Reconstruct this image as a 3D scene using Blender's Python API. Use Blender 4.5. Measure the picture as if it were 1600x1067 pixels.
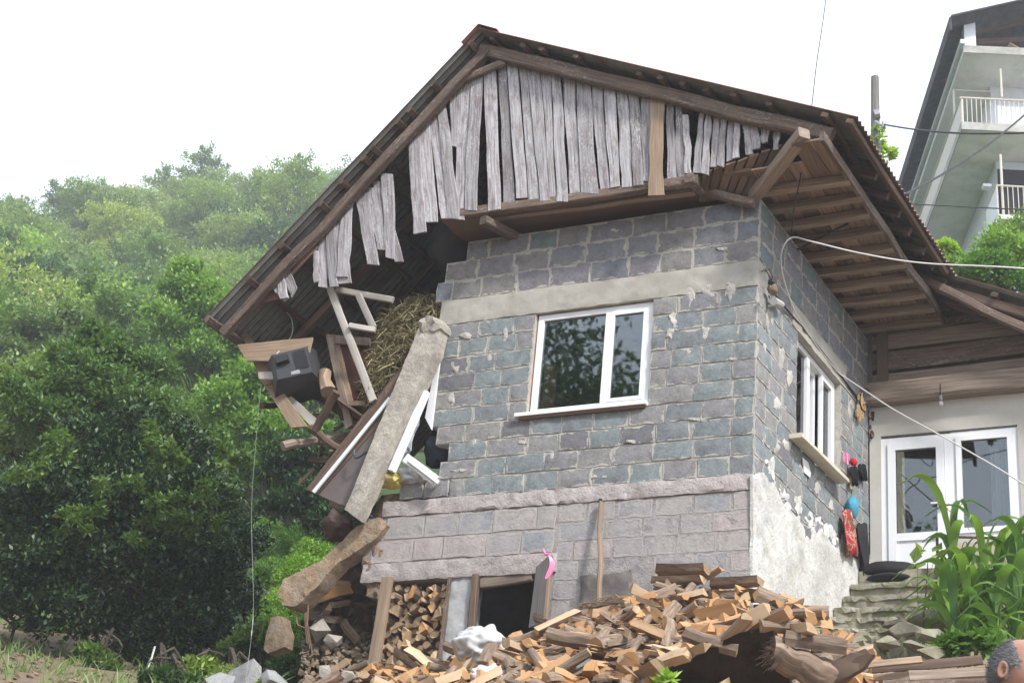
import bpy, bmesh, math, random
import numpy as np
from mathutils import Vector, Matrix, Euler, noise as mnoise
for o in list(bpy.data.objects): bpy.data.objects.remove(o)
random.seed(7); rng = np.random.default_rng(7)
SC = bpy.context.scene; COL = SC.collection
V = Vector

# ---------------------------------------------------------------- camera
FPX, CX, CY = 2530.0, 800.0, 533.5          # focal length and centre, in pixels of the 1600 px wide photograph
Uc = V((520, -5033, 2530)).normalized()     # the vertical, seen from the camera (x right, y down, z forward)
Fc = (V((0, 0, 1)) - Uc * Uc.z).normalized()
Rc = (-Uc).cross(Fc) * -1
if Rc.x < 0: Rc = -Rc
CAM = V((0, 0, 1.6))
def cam2w(c): return V((Rc.dot(c), Fc.dot(c), Uc.dot(c)))
cam = bpy.data.objects.new('camera', bpy.data.cameras.new('camera')); COL.objects.link(cam)
xa, ya, za = cam2w(V((1, 0, 0))), cam2w(V((0, -1, 0))), cam2w(V((0, 0, -1)))
cam.matrix_world = Matrix(((xa.x, ya.x, za.x, CAM.x), (xa.y, ya.y, za.y, CAM.y), (xa.z, ya.z, za.z, CAM.z), (0, 0, 0, 1)))
cam.data.sensor_width = 36; cam.data.lens = 36 * FPX / 1600
cam.data.clip_start = 0.1; cam.data.clip_end = 3000
SC.camera = cam
def ray(x, y): return cam2w(V((x - CX, y - CY, FPX))).normalized()
def at(x, y, d):                              # point at horizontal distance d
    r = ray(x, y); return CAM + r * (d / math.hypot(r.x, r.y))
def vp(x, y):
    r = ray(x, y); r.z = 0; return r.normalized()
A, B = vp(-4900, 1230), vp(2450, 1960)        # house axes: along the front (leftwards) and into depth
Z = V((0, 0, 1))
C0 = at(1180, 620, 14.5); C0.z = 0            # foot of the front right corner
def H(u, v, z): return C0 + A * u + B * v + Z * z
def hitp(x, y, p0, n):
    r = ray(x, y); return CAM + r * ((p0 - CAM).dot(n) / r.dot(n))
nF = V((A.y, -A.x, 0)); nF = nF if nF.y < 0 else -nF
nR = V((B.y, -B.x, 0)); nR = nR if nR.x > 0 else -nR
def uvz(p):
    q = p - C0; det = A.x * B.y - A.y * B.x
    return ((q.x * B.y - q.y * B.x) / det, (A.x * q.y - A.y * q.x) / det, p.z)
def G(x, y, v=0.0): return hitp(x, y, C0 + B * v, nF)      # on a plane parallel to the front wall
def GR(x, y, u=0.0): return hitp(x, y, C0 + A * u, nR)     # on a plane parallel to the right wall
def GZ(x, y, z):
    r = ray(x, y); return CAM + r * ((z - CAM.z) / r.z)
def fu(x, y, v=0.0): a = uvz(G(x, y, v)); return a[0], a[2]
def fr(x, y, u=0.0): a = uvz(GR(x, y, u)); return a[1], a[2]

# ---------------------------------------------------------------- sky, sun, exposure
SUNV = (nR * 0.86 + nF * 0.5).normalized() * math.cos(math.radians(43)) + Z * math.sin(math.radians(43))
w = bpy.data.worlds.new('World'); SC.world = w; w.use_nodes = True
nt = w.node_tree; nt.nodes.clear()
sky = nt.nodes.new('ShaderNodeTexSky'); sky.sky_type = 'NISHITA'; sky.sun_disc = False
sky.sun_elevation = math.radians(43); sky.sun_rotation = math.atan2(SUNV.x, SUNV.y)
sky.dust_density = 6.0; sky.air_density = 1.0; sky.ozone_density = 1.0
tc = nt.nodes.new('ShaderNodeTexCoord')
cl = nt.nodes.new('ShaderNodeTexNoise'); cl.inputs['Scale'].default_value = 1.6; cl.inputs['Detail'].default_value = 5
cr = nt.nodes.new('ShaderNodeValToRGB'); cr.color_ramp.elements[0].position = .3; cr.color_ramp.elements[1].position = .75
cr.color_ramp.elements[0].color = (.86, .86, .86, 1); cr.color_ramp.elements[1].color = (1, 1, 1, 1)
mx = nt.nodes.new('ShaderNodeMixRGB'); mx.inputs[2].default_value = (9.0, 9.9, 11.3, 1)   # white cloud cover
bg = nt.nodes.new('ShaderNodeBackground'); bg.inputs['Strength'].default_value = 0.1
wo = nt.nodes.new('ShaderNodeOutputWorld')
L = nt.links.new
L(tc.outputs['Generated'], cl.inputs['Vector']); L(cl.outputs['Fac'], cr.inputs['Fac']); L(cr.outputs['Color'], mx.inputs[0])
L(sky.outputs[0], mx.inputs[1]); L(mx.outputs[0], bg.inputs[0]); L(bg.outputs[0], wo.inputs[0])
sun = bpy.data.objects.new('sun', bpy.data.lights.new('sun', 'SUN')); COL.objects.link(sun)
sun.data.energy = 3.5; sun.data.angle = math.radians(7); sun.data.color = (1, .965, .92)
sun.rotation_euler = SUNV.to_track_quat('Z', 'Y').to_euler(); sun.location = (0, 0, 60)
SC.view_settings.view_transform = 'Standard'; SC.view_settings.look = 'None'
SC.view_settings.exposure = 0.98; SC.view_settings.gamma = 1; SC.view_settings.use_curve_mapping = False
SC.render.engine = 'CYCLES'
cy = SC.cycles; cy.use_denoising = True; cy.max_bounces = 6; cy.diffuse_bounces = 3; cy.glossy_bounces = 3
cy.transmission_bounces = 4; cy.transparent_max_bounces = 8; cy.volume_bounces = 0; cy.caustics_reflective = False; cy.caustics_refractive = False

# ---------------------------------------------------------------- mesh helpers
ORG = {}
class MB:
    def __init__(s): s.v = []; s.f = []; s.m = []; s.uv = []
    def add(s, vs, fs, mi=0, uvs=None):
        b = len(s.v); s.v += [V(p) for p in vs]
        for k, f in enumerate(fs):
            s.f.append([b + i for i in f]); s.m.append(mi if isinstance(mi, int) else mi[k])
            s.uv.append(uvs[k] if uvs else None)
        return b
def link(name, data, parent=None, origin=None):
    o = bpy.data.objects.new(name, data); COL.objects.link(o)
    if origin is not None:
        po = ORG[parent.name] if parent else V((0, 0, 0))
        o.location = origin - po; ORG[o.name] = V(origin)
    if parent: o.parent = parent
    return o
def tag(o, label=None, cat=None, group=None, kind=None):
    if label: o['label'] = label
    if cat: o['category'] = cat
    if group: o['group'] = group
    if kind: o['kind'] = kind
    return o
def mesh_of(name, mb, mats, origin=V((0, 0, 0)), smooth=False):
    me = bpy.data.meshes.new(name)
    me.from_pydata([tuple(p - origin) for p in mb.v], [], mb.f)
    for m in (mats if isinstance(mats, (list, tuple)) else [mats]): me.materials.append(m)
    me.polygons.foreach_set('material_index', mb.m)
    if any(u is not None for u in mb.uv):
        ul = me.uv_layers.new(name='UVMap'); d = np.zeros((len(me.loops), 2)); i = 0
        for f, u in zip(mb.f, mb.uv):
            for k in range(len(f)):
                if u: d[i] = u[k]
                i += 1
        ul.data.foreach_set('uv', d.ravel())
    if smooth: me.polygons.foreach_set('use_smooth', [True] * len(me.polygons))
    me.update(); return me
def build(name, mb, mats, parent=None, smooth=False, origin=None):
    if origin is None:
        origin = sum(mb.v, V((0, 0, 0))) / len(mb.v)
        if parent is None:
            origin = V((origin.x, origin.y, min(p.z for p in mb.v)))
    bm = mesh_of(name, mb, mats, origin, smooth)
    b = bmesh.new(); b.from_mesh(bm); bmesh.ops.recalc_face_normals(b, faces=b.faces); b.to_mesh(bm); b.free()
    if not smooth and len(bm.polygons) > 8:
        bm.polygons.foreach_set('use_smooth', [True] * len(bm.polygons)); bm.set_sharp_from_angle(angle=math.radians(30))
    return link(name, bm, parent, origin)
def empty(name, loc, label=None, cat=None, group=None):
    o = bpy.data.objects.new(name, None); COL.objects.link(o); o.location = loc; ORG[o.name] = V(loc)
    o.empty_display_size = .1
    return tag(o, label, cat, group)
def rnd(a, b): return random.uniform(a, b)
def nz(p, s=1.0): return mnoise.noise(V(p) * s)
def frame(d, up=Z):
    d = d.normalized(); s = d.cross(up)
    if s.length < 1e-4: s = d.cross(V((1, 0, 0)))
    s.normalize(); return d, s, s.cross(d).normalized()
def box8(mb, p, mi=0, uvs=None):
    "p: 8 points, bottom ring 0-3, top ring 4-7"
    fs = [(3, 2, 1, 0), (4, 5, 6, 7), (0, 1, 5, 4), (1, 2, 6, 5), (2, 3, 7, 6), (3, 0, 4, 7)]
    mb.add(p, fs, mi, uvs)
def hbox(mb, u0, u1, v0, v1, z0, z1, mi=0):
    box8(mb, [H(u0, v0, z0), H(u1, v0, z0), H(u1, v1, z0), H(u0, v1, z0), H(u0, v0, z1), H(u1, v0, z1), H(u1, v1, z1), H(u0, v1, z1)], mi)
def beam(mb, p0, p1, wd, ht, up=Z, n=4, wob=.006, taper=1.0, mi=0, rough=.003):
    d, s, t = frame(p1 - p0, up); Lg = (p1 - p0).length; rings = []; sd = rnd(0, 99)
    pr = [(-1, -.8), (-.8, -1), (.8, -1), (1, -.8), (1, .8), (.8, 1), (-.8, 1), (-1, .8)]
    vs = []; fs = []; uvs = []
    for i in range(n + 1):
        a = i / n; k = 1 + (taper - 1) * a
        c = p0.lerp(p1, a) + s * wob * 2 * nz((sd, a * Lg * 1.3, 0)) + t * wob * 2 * nz((sd, a * Lg * 1.3, 9))
        for q, (x, y) in enumerate(pr):
            r = rough * 2 * nz((sd + q, a * Lg * 3, 5))
            vs.append(c + s * (x * wd / 2 * k + r) + t * (y * ht / 2 * k + r))
    per = 0; cum = [0]
    for q in range(8):
        x0, y0 = pr[q]; x1, y1 = pr[(q + 1) % 8]; per += math.hypot((x1 - x0) * wd / 2, (y1 - y0) * ht / 2); cum.append(per)
    for i in range(n):
        for q in range(8):
            q2 = (q + 1) % 8; fs.append((i * 8 + q, i * 8 + q2, i * 8 + 8 + q2, i * 8 + 8 + q))
            l0, l1 = i / n * Lg, (i + 1) / n * Lg; uvs.append([(l0, cum[q]), (l0, cum[q + 1]), (l1, cum[q + 1]), (l1, cum[q])])
    fs.append(tuple(range(7, -1, -1))); uvs.append([(pr[q][0] * wd * 2, pr[q][1] * ht * .5) for q in range(7, -1, -1)])
    fs.append(tuple(range(n * 8, n * 8 + 8))); uvs.append([(pr[q][0] * wd * 2, pr[q][1] * ht * .5) for q in range(8)])
    mb.add(vs, fs, mi, uvs)
def tube(mb, pts, r, n=6, mi=0, r1=None, wob=0):
    r1 = r if r1 is None else r1; m = len(pts); vs = []; fs = []; uvs = []; sd = rnd(0, 99); l = 0
    ls = []
    for i, p in enumerate(pts):
        if i: l += (pts[i] - pts[i - 1]).length
        ls.append(l)
        d = (pts[min(i + 1, m - 1)] - pts[max(i - 1, 0)]); d, s, t = frame(d, V((.13, .21, .97)))
        rr = r + (r1 - r) * i / max(1, m - 1)
        for q in range(n):
            a = 2 * math.pi * q / n; k = rr * (1 + wob * nz((sd + math.cos(a), math.sin(a), l * 3)))
            vs.append(p + s * math.cos(a) * k + t * math.sin(a) * k)
    for i in range(m - 1):
        for q in range(n):
            q2 = (q + 1) % n; fs.append((i * n + q, i * n + q2, i * n + n + q2, i * n + n + q))
            c = 2 * math.pi * r / n; uvs.append([(ls[i], q * c), (ls[i], q * c + c), (ls[i + 1], q * c + c), (ls[i + 1], q * c)])
    fs.append(tuple(range(n - 1, -1, -1))); uvs.append([(0, 0)] * n)
    fs.append(tuple(range((m - 1) * n, m * n))); uvs.append([(0, 0)] * n)
    mb.add(vs, fs, mi, uvs)
def curve_pts(ps, n=8):
    out = []
    for i in range(len(ps) - 1):
        p0, p1, p2, p3 = ps[max(i - 1, 0)], ps[i], ps[i + 1], ps[min(i + 2, len(ps) - 1)]
        for k in range(n):
            t = k / n
            out.append(.5 * ((2 * p1) + (p2 - p0) * t + (2 * p0 - 5 * p1 + 4 * p2 - p3) * t * t + (3 * p1 - p0 - 3 * p2 + p3) * t ** 3))
    out.append(ps[-1]); return out
def strip(mb, Lp, Rp, dv, mi=0):
    "solid board between two edge polylines, dv = thickness vector"
    n = len(Lp); vs = []; fs = []; uvs = []; l = 0; ls = [0]
    for i in range(1, n): l += (Lp[i] - Lp[i - 1]).length; ls.append(l)
    wd = (Rp[0] - Lp[0]).length
    for i in range(n): vs += [Lp[i], Rp[i], Rp[i] + dv, Lp[i] + dv]
    th = dv.length
    for i in range(n - 1):
        a, b = i * 4, i * 4 + 4; l0, l1 = ls[i], ls[i + 1]
        fs += [(a, a + 1, b + 1, b), (a + 1, a + 2, b + 2, b + 1), (a + 2, a + 3, b + 3, b + 2), (a + 3, a, b, b + 3)]
        uvs += [[(l0, 0), (l0, wd), (l1, wd), (l1, 0)], [(l0, wd), (l0, wd + th), (l1, wd + th), (l1, wd)],
                [(l0, wd * 2), (l0, wd), (l1, wd), (l1, wd * 2)], [(l0, -th), (l0, 0), (l1, 0), (l1, -th)]]
    fs += [(3, 2, 1, 0), (n * 4 - 4, n * 4 - 3, n * 4 - 2, n * 4 - 1)]; uvs += [[(0, 0)] * 4, [(0, 0)] * 4]
    mb.add(vs, fs, mi, uvs)
def plank(mb, tl, tr, bl, br, th, n=7, wob=.006, mi=0, dv=None, jag=.012, bow=0):
    sd = rnd(0, 99); dv = dv or B * th; Lp = []; Rp = []
    s = (tr - tl).normalized()
    for i in range(n + 1):
        a = i / n
        j = (bl - tl).normalized() * rnd(-jag, jag) if i in (0, n) else V((0, 0, 0))
        j2 = (bl - tl).normalized() * rnd(-jag, jag) if i in (0, n) else V((0, 0, 0))
        ow = dv.normalized() * (bow * math.sin(a * math.pi) + .004 * nz((sd, a * 3, 3)))
        Lp.append(tl.lerp(bl, a) + s * wob * 2 * nz((sd, a * 4.1, 1)) + j + ow)
        Rp.append(tr.lerp(br, a) + s * wob * 2 * nz((sd, a * 4.1, 7)) + j2 + ow)
    strip(mb, Lp, Rp, dv, mi)
def poly(mb, pts, dv, mi=0, uvd=None):
    n = len(pts); vs = list(pts) + [p + dv for p in pts]
    o = pts[0]; d = (uvd or (pts[1] - pts[0])).normalized(); nn = dv.normalized(); s = d.cross(nn)
    def q(p): return ((p - o).dot(d), (p - o).dot(s))
    fs = [tuple(range(n)), tuple(range(2 * n - 1, n - 1, -1))]
    uvs = [[q(p) for p in pts], [q(pts[i - n]) for i in range(2 * n - 1, n - 1, -1)]]
    for i in range(n):
        j = (i + 1) % n; fs.append((i, n + i, n + j, j)); a, b = q(pts[i]), q(pts[j])
        uvs.append([a, (a[0], a[1] + .02), (b[0], b[1] + .02), b])
    mb.add(vs, fs, mi, uvs)
def blob(mb, c, rx, ry, rz, ax=None, sub=3, amp=.15, fr_=1.5, mi=0, flat=None, ang=0):
    "lumpy rounded body; ax = (a,b,c) axes"
    a, b, cc = ax or (A, B, Z); bm = bmesh.new(); bmesh.ops.create_icosphere(bm, subdivisions=sub, radius=1)
    sd = V((rnd(0, 50), rnd(0, 50), rnd(0, 50))); vs = []
    for v in bm.verts:
        p = v.co.copy(); k = 1 + amp * mnoise.noise(p * fr_ + sd) + amp * .5 * mnoise.noise(p * fr_ * 2.3 + sd)
        if ang:
            q = mnoise.voronoi(p * ang + sd)[0]; k += -.12 * q[0]
        p = p * k
        if flat is not None: p.z = max(p.z, flat)
        vs.append(c + a * p.x * rx + b * p.y * ry + cc * p.z * rz)
    fs = [[v.index for v in f.verts] for f in bm.faces]; bm.free(); mb.add(vs, fs, mi)
def rock(mb, c, r, ax=None, mi=0, sc=(1, 1, 1), n=13):
    bm = bmesh.new()
    for i in range(n):
        p = V((random.gauss(0, 1), random.gauss(0, 1), random.gauss(0, 1))).normalized() * rnd(.8, 1.1)
        bm.verts.new((p.x * r * sc[0], p.y * r * sc[1], p.z * r * sc[2]))
    bmesh.ops.convex_hull(bm, input=bm.verts)
    for v in [v for v in bm.verts if not v.link_faces]: bm.verts.remove(v)
    bm.verts.index_update(); mb.add([c + v.co for v in bm.verts], [[v.index for v in f.verts] for f in bm.faces], mi); bm.free()
def chunk(mb, pts, dv, mi=0, amp=.012, sub=3, step=.045):
    "rough slab: polygon pts (front face) extruded by dv; the front is a fine irregular mesh pushed in and out"
    from mathutils.geometry import delaunay_2d_cdt
    o = pts[0]; nn = dv.normalized(); n0 = V((0, 0, 0))
    for i in range(len(pts)): n0 += (pts[i] - o).cross(pts[(i + 1) % len(pts)] - o)
    n0.normalize(); ex = (pts[1] - o).normalized(); ey = n0.cross(ex)
    fo = -n0 if n0.dot(nn) > 0 else n0
    bd = []
    for i in range(len(pts)):
        p, q = pts[i], pts[(i + 1) % len(pts)]; m = max(1, int((q - p).length / step + .5))
        for k in range(m): bd.append(p.lerp(q, k / m))
    sd = V((rnd(0, 50), 0, 0)); nb = len(bd)
    j = [(fo.cross(ex) * .5 + ex * .5)]
    B2 = [V(((p - o).dot(ex), (p - o).dot(ey))) for p in bd]
    xs_ = [p.x for p in B2]; ys_ = [p.y for p in B2]; inn = []
    poly2 = [(p.x, p.y) for p in B2]
    x = min(xs_) + step / 2
    while x < max(xs_):
        y = min(ys_) + step / 2
        while y < max(ys_):
            q = (x + rnd(-.3, .3) * step, y + rnd(-.3, .3) * step); c = False
            for i in range(nb):
                (x0, y0), (x1, y1) = poly2[i - 1], poly2[i]
                if (y0 > q[1]) != (y1 > q[1]) and q[0] < (x1 - x0) * (q[1] - y0) / (y1 - y0) + x0: c = not c
            if c and min((q[0] - p[0]) ** 2 + (q[1] - p[1]) ** 2 for p in poly2) > (step * .5) ** 2: inn.append(V(q))
            y += step
        x += step
    vo, eo, fo_, _, _, _ = delaunay_2d_cdt(B2 + inn, [(i, (i + 1) % nb) for i in range(nb)], [], 1, 1e-6)
    vs = []
    for k, q in enumerate(vo):
        p = o + ex * q.x + ey * q.y; h = mnoise.noise(p * 5 + sd) + .8 * mnoise.noise(p * 13 + sd) + .5 * mnoise.noise(p * 29 + sd)
        e = k < nb
        vs.append(p + fo * (amp * (1.25 * h + .5 * mnoise.noise(p * 61 + sd) - (.5 if e else 0))) + (ex * mnoise.noise(p * 11 + sd * 2) + ey * mnoise.noise(p * 11 - sd * 2)) * amp * (.9 if e else .3))
    fs = [tuple(f) for f in fo_]; nv = len(vs); bi = list(range(nb))
    for k in range(nb): vs.append(vs[k] + dv * .5 + fo * 0 + (ex * mnoise.noise(vs[k] * 9 - sd) + ey * mnoise.noise(vs[k] * 9 + sd)) * amp)
    for k in range(nb): vs.append(vs[k] + dv)
    for k in range(nb):
        k2 = (k + 1) % nb; fs.append((k, k2, nv + k2, nv + k)); fs.append((nv + k, nv + k2, nv + nb + k2, nv + nb + k))
    b3, _, f3, _, _, _ = delaunay_2d_cdt(B2, [(i, (i + 1) % nb) for i in range(nb)], [], 1, 1e-6)
    if len(b3) == nb: fs += [tuple(nv + nb + i for i in f[::-1]) for f in f3]
    mb.add(vs, fs, mi)

# ---------------------------------------------------------------- materials
def mat(name): 
    m = bpy.data.materials.new(name); m.use_nodes = True; t = m.node_tree; b = t.nodes['Principled BSDF']; return m, t, b
def N(t, ty, **k):
    n = t.nodes.new(ty)
    for a, v in k.items():
        if a.startswith('i_'): n.inputs[a[2:].replace('_', ' ')].default_value = v
        else: setattr(n, a, v)
    return n
def ramp(t, fac, stops):
    r = t.nodes.new('ShaderNodeValToRGB'); e = r.color_ramp.elements
    while len(e) < len(stops): e.new(.5)
    for k, (p, c) in enumerate(stops): e[k].position = p; e[k].color = (*c, 1) if len(c) == 3 else c
    t.links.new(fac, r.inputs[0]); return r.outputs[0]
def mixc(t, fac, a, b, mode='MIX'):
    m = t.nodes.new('ShaderNodeMixRGB'); m.blend_type = mode
    for i, x in ((0, fac), (1, a), (2, b)):
        if isinstance(x, (int, float)): m.inputs[i].default_value = x
        elif isinstance(x, tuple): m.inputs[i].default_value = (*x, 1)
        else: t.links.new(x, m.inputs[i])
    return m.outputs[0]
def math_(t, op, a, b=0.0):
    m = t.nodes.new('ShaderNodeMath'); m.operation = op
    for i, x in ((0, a), (1, b)):
        if isinstance(x, (int, float)): m.inputs[i].default_value = x
        else: t.links.new(x, m.inputs[i])
    return m.outputs[0]
def coords(t, kind='Object', scale=(1, 1, 1), rand=True):
    tc = t.nodes.new('ShaderNodeTexCoord'); mp = t.nodes.new('ShaderNodeMapping'); mp.inputs['Scale'].default_value = scale
    t.links.new(tc.outputs[kind], mp.inputs['Vector'])
    oi = t.nodes.new('ShaderNodeObjectInfo')
    if rand:
        mm = t.nodes.new('ShaderNodeVectorMath'); mm.operation = 'SCALE'; mm.inputs[0].default_value = (37, 91, 53)
        t.links.new(oi.outputs['Random'], mm.inputs['Scale']); t.links.new(mm.outputs[0], mp.inputs['Location'])
    return mp.outputs[0], oi.outputs['Random']
def noise(t, vec, scale, detail=4, rough=.6):
    n = N(t, 'ShaderNodeTexNoise'); n.inputs['Scale'].default_value = scale; n.inputs['Detail'].default_value = detail; n.inputs['Roughness'].default_value = rough
    t.links.new(vec, n.inputs['Vector']); return n.outputs['Fac']
def bump(t, b, h, strength=.4, dist=.01):
    n = N(t, 'ShaderNodeBump'); n.inputs['Strength'].default_value = strength; n.inputs['Distance'].default_value = dist
    t.links.new(h, n.inputs['Height']); t.links.new(n.outputs[0], b.inputs['Normal'])
def done(t, b, col, rough=.85, spec=.25):
    if isinstance(col, tuple): b.inputs['Base Color'].default_value = (*col, 1)
    else: t.links.new(col, b.inputs['Base Color'])
    if isinstance(rough, (int, float)): b.inputs['Roughness'].default_value = rough
    else: t.links.new(rough, b.inputs['Roughness'])
    b.inputs['Specular IOR Level'].default_value = spec
def M_wood(name, stops, lichen=0.0, tan=None, gs=(2.2, 45, 45), rough=.85, bs=.5, lc=(.62, .62, .6), dark=.25, wide=(.72, 1.12)):
    m, t, b = mat(name); v, r = coords(t, 'UV', gs); g = noise(t, v, 1.0, 6, .65)
    c = ramp(t, g, stops)
    v2, _ = coords(t, 'UV', (3, 9, 9)); g2 = noise(t, v2, 1.3, 4)
    c = mixc(t, math_(t, 'MULTIPLY', g2, dark), c, (.03, .022, .018))
    rr = ramp(t, r, [(0, (wide[0],) * 3), (1, (wide[1],) * 3)]); c = mixc(t, 1.0, c, rr, 'MULTIPLY')
    if tan:
        rt = math_(t, 'FRACT', math_(t, 'MULTIPLY', r, 7.31)); k = ramp(t, rt, [(tan[0], (0, 0, 0)), (tan[0] + .25, (1, 1, 1))])
        c = mixc(t, k, c, mixc(t, g, tan[1], tan[2]))
    if lichen:
        v3, _ = coords(t, 'UV', (22, 70, 70)); l = noise(t, v3, 1.0, 3, .7); l2 = noise(t, v2, .6, 2)
        k = ramp(t, math_(t, 'ADD', l, math_(t, 'MULTIPLY', math_(t, 'SUBTRACT', l2, .5), .5)), [(.58, (0, 0, 0)), (.66, (lichen,) * 3)])
        c = mixc(t, k, c, lc)
        k2 = ramp(t, noise(t, v2, 1.5, 6, .75), [(.5, (0, 0, 0)), (.66, (.7,) * 3)]); c = mixc(t, k2, c, (.17, .12, .11))
    bump(t, b, g, bs, .004); done(t, b, c, rough); return m
def M_rough(name, c1, c2, scale=8, bs=.6, bd=.01, spots=None, rough=.9, rv=(.85, 1.12), stain=None, kind='Object', mid=(.35, .68)):
    m, t, b = mat(name); v, r = coords(t, kind); g = noise(t, v, scale, 6, .65); g2 = noise(t, v, scale * .25, 3)
    c = ramp(t, g, [(mid[0], c1), (mid[1], c2)]); c = mixc(t, ramp(t, g2, [(.35, (0, 0, 0)), (.7, (.5, .5, .5))]), c, tuple(x * .72 for x in c1))
    if spots: c = mixc(t, ramp(t, noise(t, v, scale * 2.2, 4, .7), [(.6, (0, 0, 0)), (.7, (.8, .8, .8))]), c, spots)
    if stain: c = mixc(t, ramp(t, noise(t, v, scale * .4, 5, .7), [(.5, (0, 0, 0)), (.66, (.85, .85, .85))]), c, stain)
    c = mixc(t, 1.0, c, ramp(t, r, [(0, (rv[0],) * 3), (1, (rv[1],) * 3)]), 'MULTIPLY')
    bump(t, b, math_(t, 'ADD', g, math_(t, 'MULTIPLY', noise(t, v, scale * 5, 4, .7), .5)), bs, bd); done(t, b, c, rough); return m
def M_plain(name, c, rough=.5, spec=.4, metal=0.0, dirt=.25, scale=6):
    m, t, b = mat(name); v, r = coords(t); g = noise(t, v, scale, 5, .65)
    col = mixc(t, ramp(t, g, [(.42, (0, 0, 0)), (.75, (dirt,) * 3)]), c, tuple(x * .55 for x in c))
    bump(t, b, noise(t, v, scale * 6, 3), .12, .003); done(t, b, col, rough, spec); b.inputs['Metallic'].default_value = metal; return m
def M_block(name, cols, smear=.35, mort=(.5, .475, .43), dust=.0, dustc=(.4, .33, .31)):
    m, t, b = mat(name); v, r = coords(t); stops = []
    for k, c in enumerate(cols): stops.append((k / len(cols), c))
    rp = t.nodes.new('ShaderNodeValToRGB'); rp.color_ramp.interpolation = 'CONSTANT'; e = rp.color_ramp.elements
    while len(e) < len(stops): e.new(.5)
    for k, (p, c) in enumerate(stops): e[k].position = p; e[k].color = (*c, 1)
    t.links.new(r, rp.inputs[0]); c = rp.outputs[0]
    g = noise(t, v, 11, 7, .68); g2 = noise(t, v, 42, 5, .7)
    c = mixc(t, 1.0, c, ramp(t, g, [(.28, (.68, .68, .7)), (.5, (1, 1, 1)), (.72, (1.25, 1.24, 1.22))]), 'MULTIPLY')
    c = mixc(t, 1.0, c, ramp(t, g2, [(.3, (.82, .82, .82)), (.7, (1.15, 1.15, 1.15))]), 'MULTIPLY')
    # mortar smeared over the block edges (UV runs 0..1 over the face)
    uv = N(t, 'ShaderNodeUVMap'); sx = N(t, 'ShaderNodeSeparateXYZ'); t.links.new(uv.outputs[0], sx.inputs[0])
    ex = math_(t, 'MULTIPLY', math_(t, 'MINIMUM', sx.outputs[0], math_(t, 'SUBTRACT', 1.0, sx.outputs[0])), 1.8)
    ey = math_(t, 'MINIMUM', sx.outputs[1], math_(t, 'SUBTRACT', 1.0, sx.outputs[1]))
    ed = math_(t, 'MINIMUM', ex, ey); ns = noise(t, v, 7.5, 6, .7)
    k = math_(t, 'SUBTRACT', math_(t, 'MULTIPLY', ns, 1.0), math_(t, 'MULTIPLY', ed, 1.25))
    th = .56 - smear * .28
    k = ramp(t, k, [(th, (0, 0, 0)), (th + .05, (.9, .9, .9))])
    c = mixc(t, k, c, mixc(t, g2, mort, tuple(x * .75 for x in mort)))
    if dust: c = mixc(t, ramp(t, noise(t, v, 3.2, 6, .65), [(.38, (0, 0, 0)), (.62, (dust,) * 3)]), c, mixc(t, g2, dustc, tuple(x * .7 for x in dustc)))
    bump(t, b, math_(t, 'ADD', math_(t, 'ADD', g, math_(t, 'MULTIPLY', g2, .4)), math_(t, 'MULTIPLY', k, .3)), .75, .014); done(t, b, c, .9); return m
def M_leaf(name, c1, c2, c3=None, trans=.35, rough=.5, spec=.3):
    m, t, b = mat(name); ge = N(t, 'ShaderNodeNewGeometry'); oi = N(t, 'ShaderNodeObjectInfo')
    c = ramp(t, ge.outputs['Random Per Island'], [(0, c1), (.75, c2), (1, c3 or c2)])
    c = mixc(t, 1.0, c, ramp(t, oi.outputs['Random'], [(0, (.55, .66, .72)), (.5, (1, 1, 1)), (1, (1.45, 1.32, .9))]), 'MULTIPLY')
    done(t, b, c, rough, spec); tr = N(t, 'ShaderNodeBsdfTranslucent'); ms = N(t, 'ShaderNodeMixShader'); ms.inputs[0].default_value = trans
    t.links.new(mixc(t, 1.0, c, (1.5, 1.6, .7), 'MULTIPLY'), tr.inputs[0])
    t.links.new(b.outputs[0], ms.inputs[1]); t.links.new(tr.outputs[0], ms.inputs[2])
    t.links.new(ms.outputs[0], t.nodes['Material Output'].inputs[0]); return m
def M_glass(name, tint=(.75, .8, .8)):
    m, t, b = mat(name); t.nodes.remove(b); tr = N(t, 'ShaderNodeBsdfTransparent'); tr.inputs[0].default_value = (*tint, 1)
    gl = N(t, 'ShaderNodeBsdfGlossy'); gl.inputs['Roughness'].default_value = .02; gl.inputs['Color'].default_value = (.95, .97, 1, 1)
    fr_ = N(t, 'ShaderNodeFresnel'); fr_.inputs['IOR'].default_value = 1.6
    ms = N(t, 'ShaderNodeMixShader'); t.links.new(math_(t, 'ADD', fr_.outputs[0], .03), ms.inputs[0]); t.links.new(tr.outputs[0], ms.inputs[1]); t.links.new(gl.outputs[0], ms.inputs[2])
    t.links.new(ms.outputs[0], t.nodes['Material Output'].inputs[0]); return m

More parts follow.
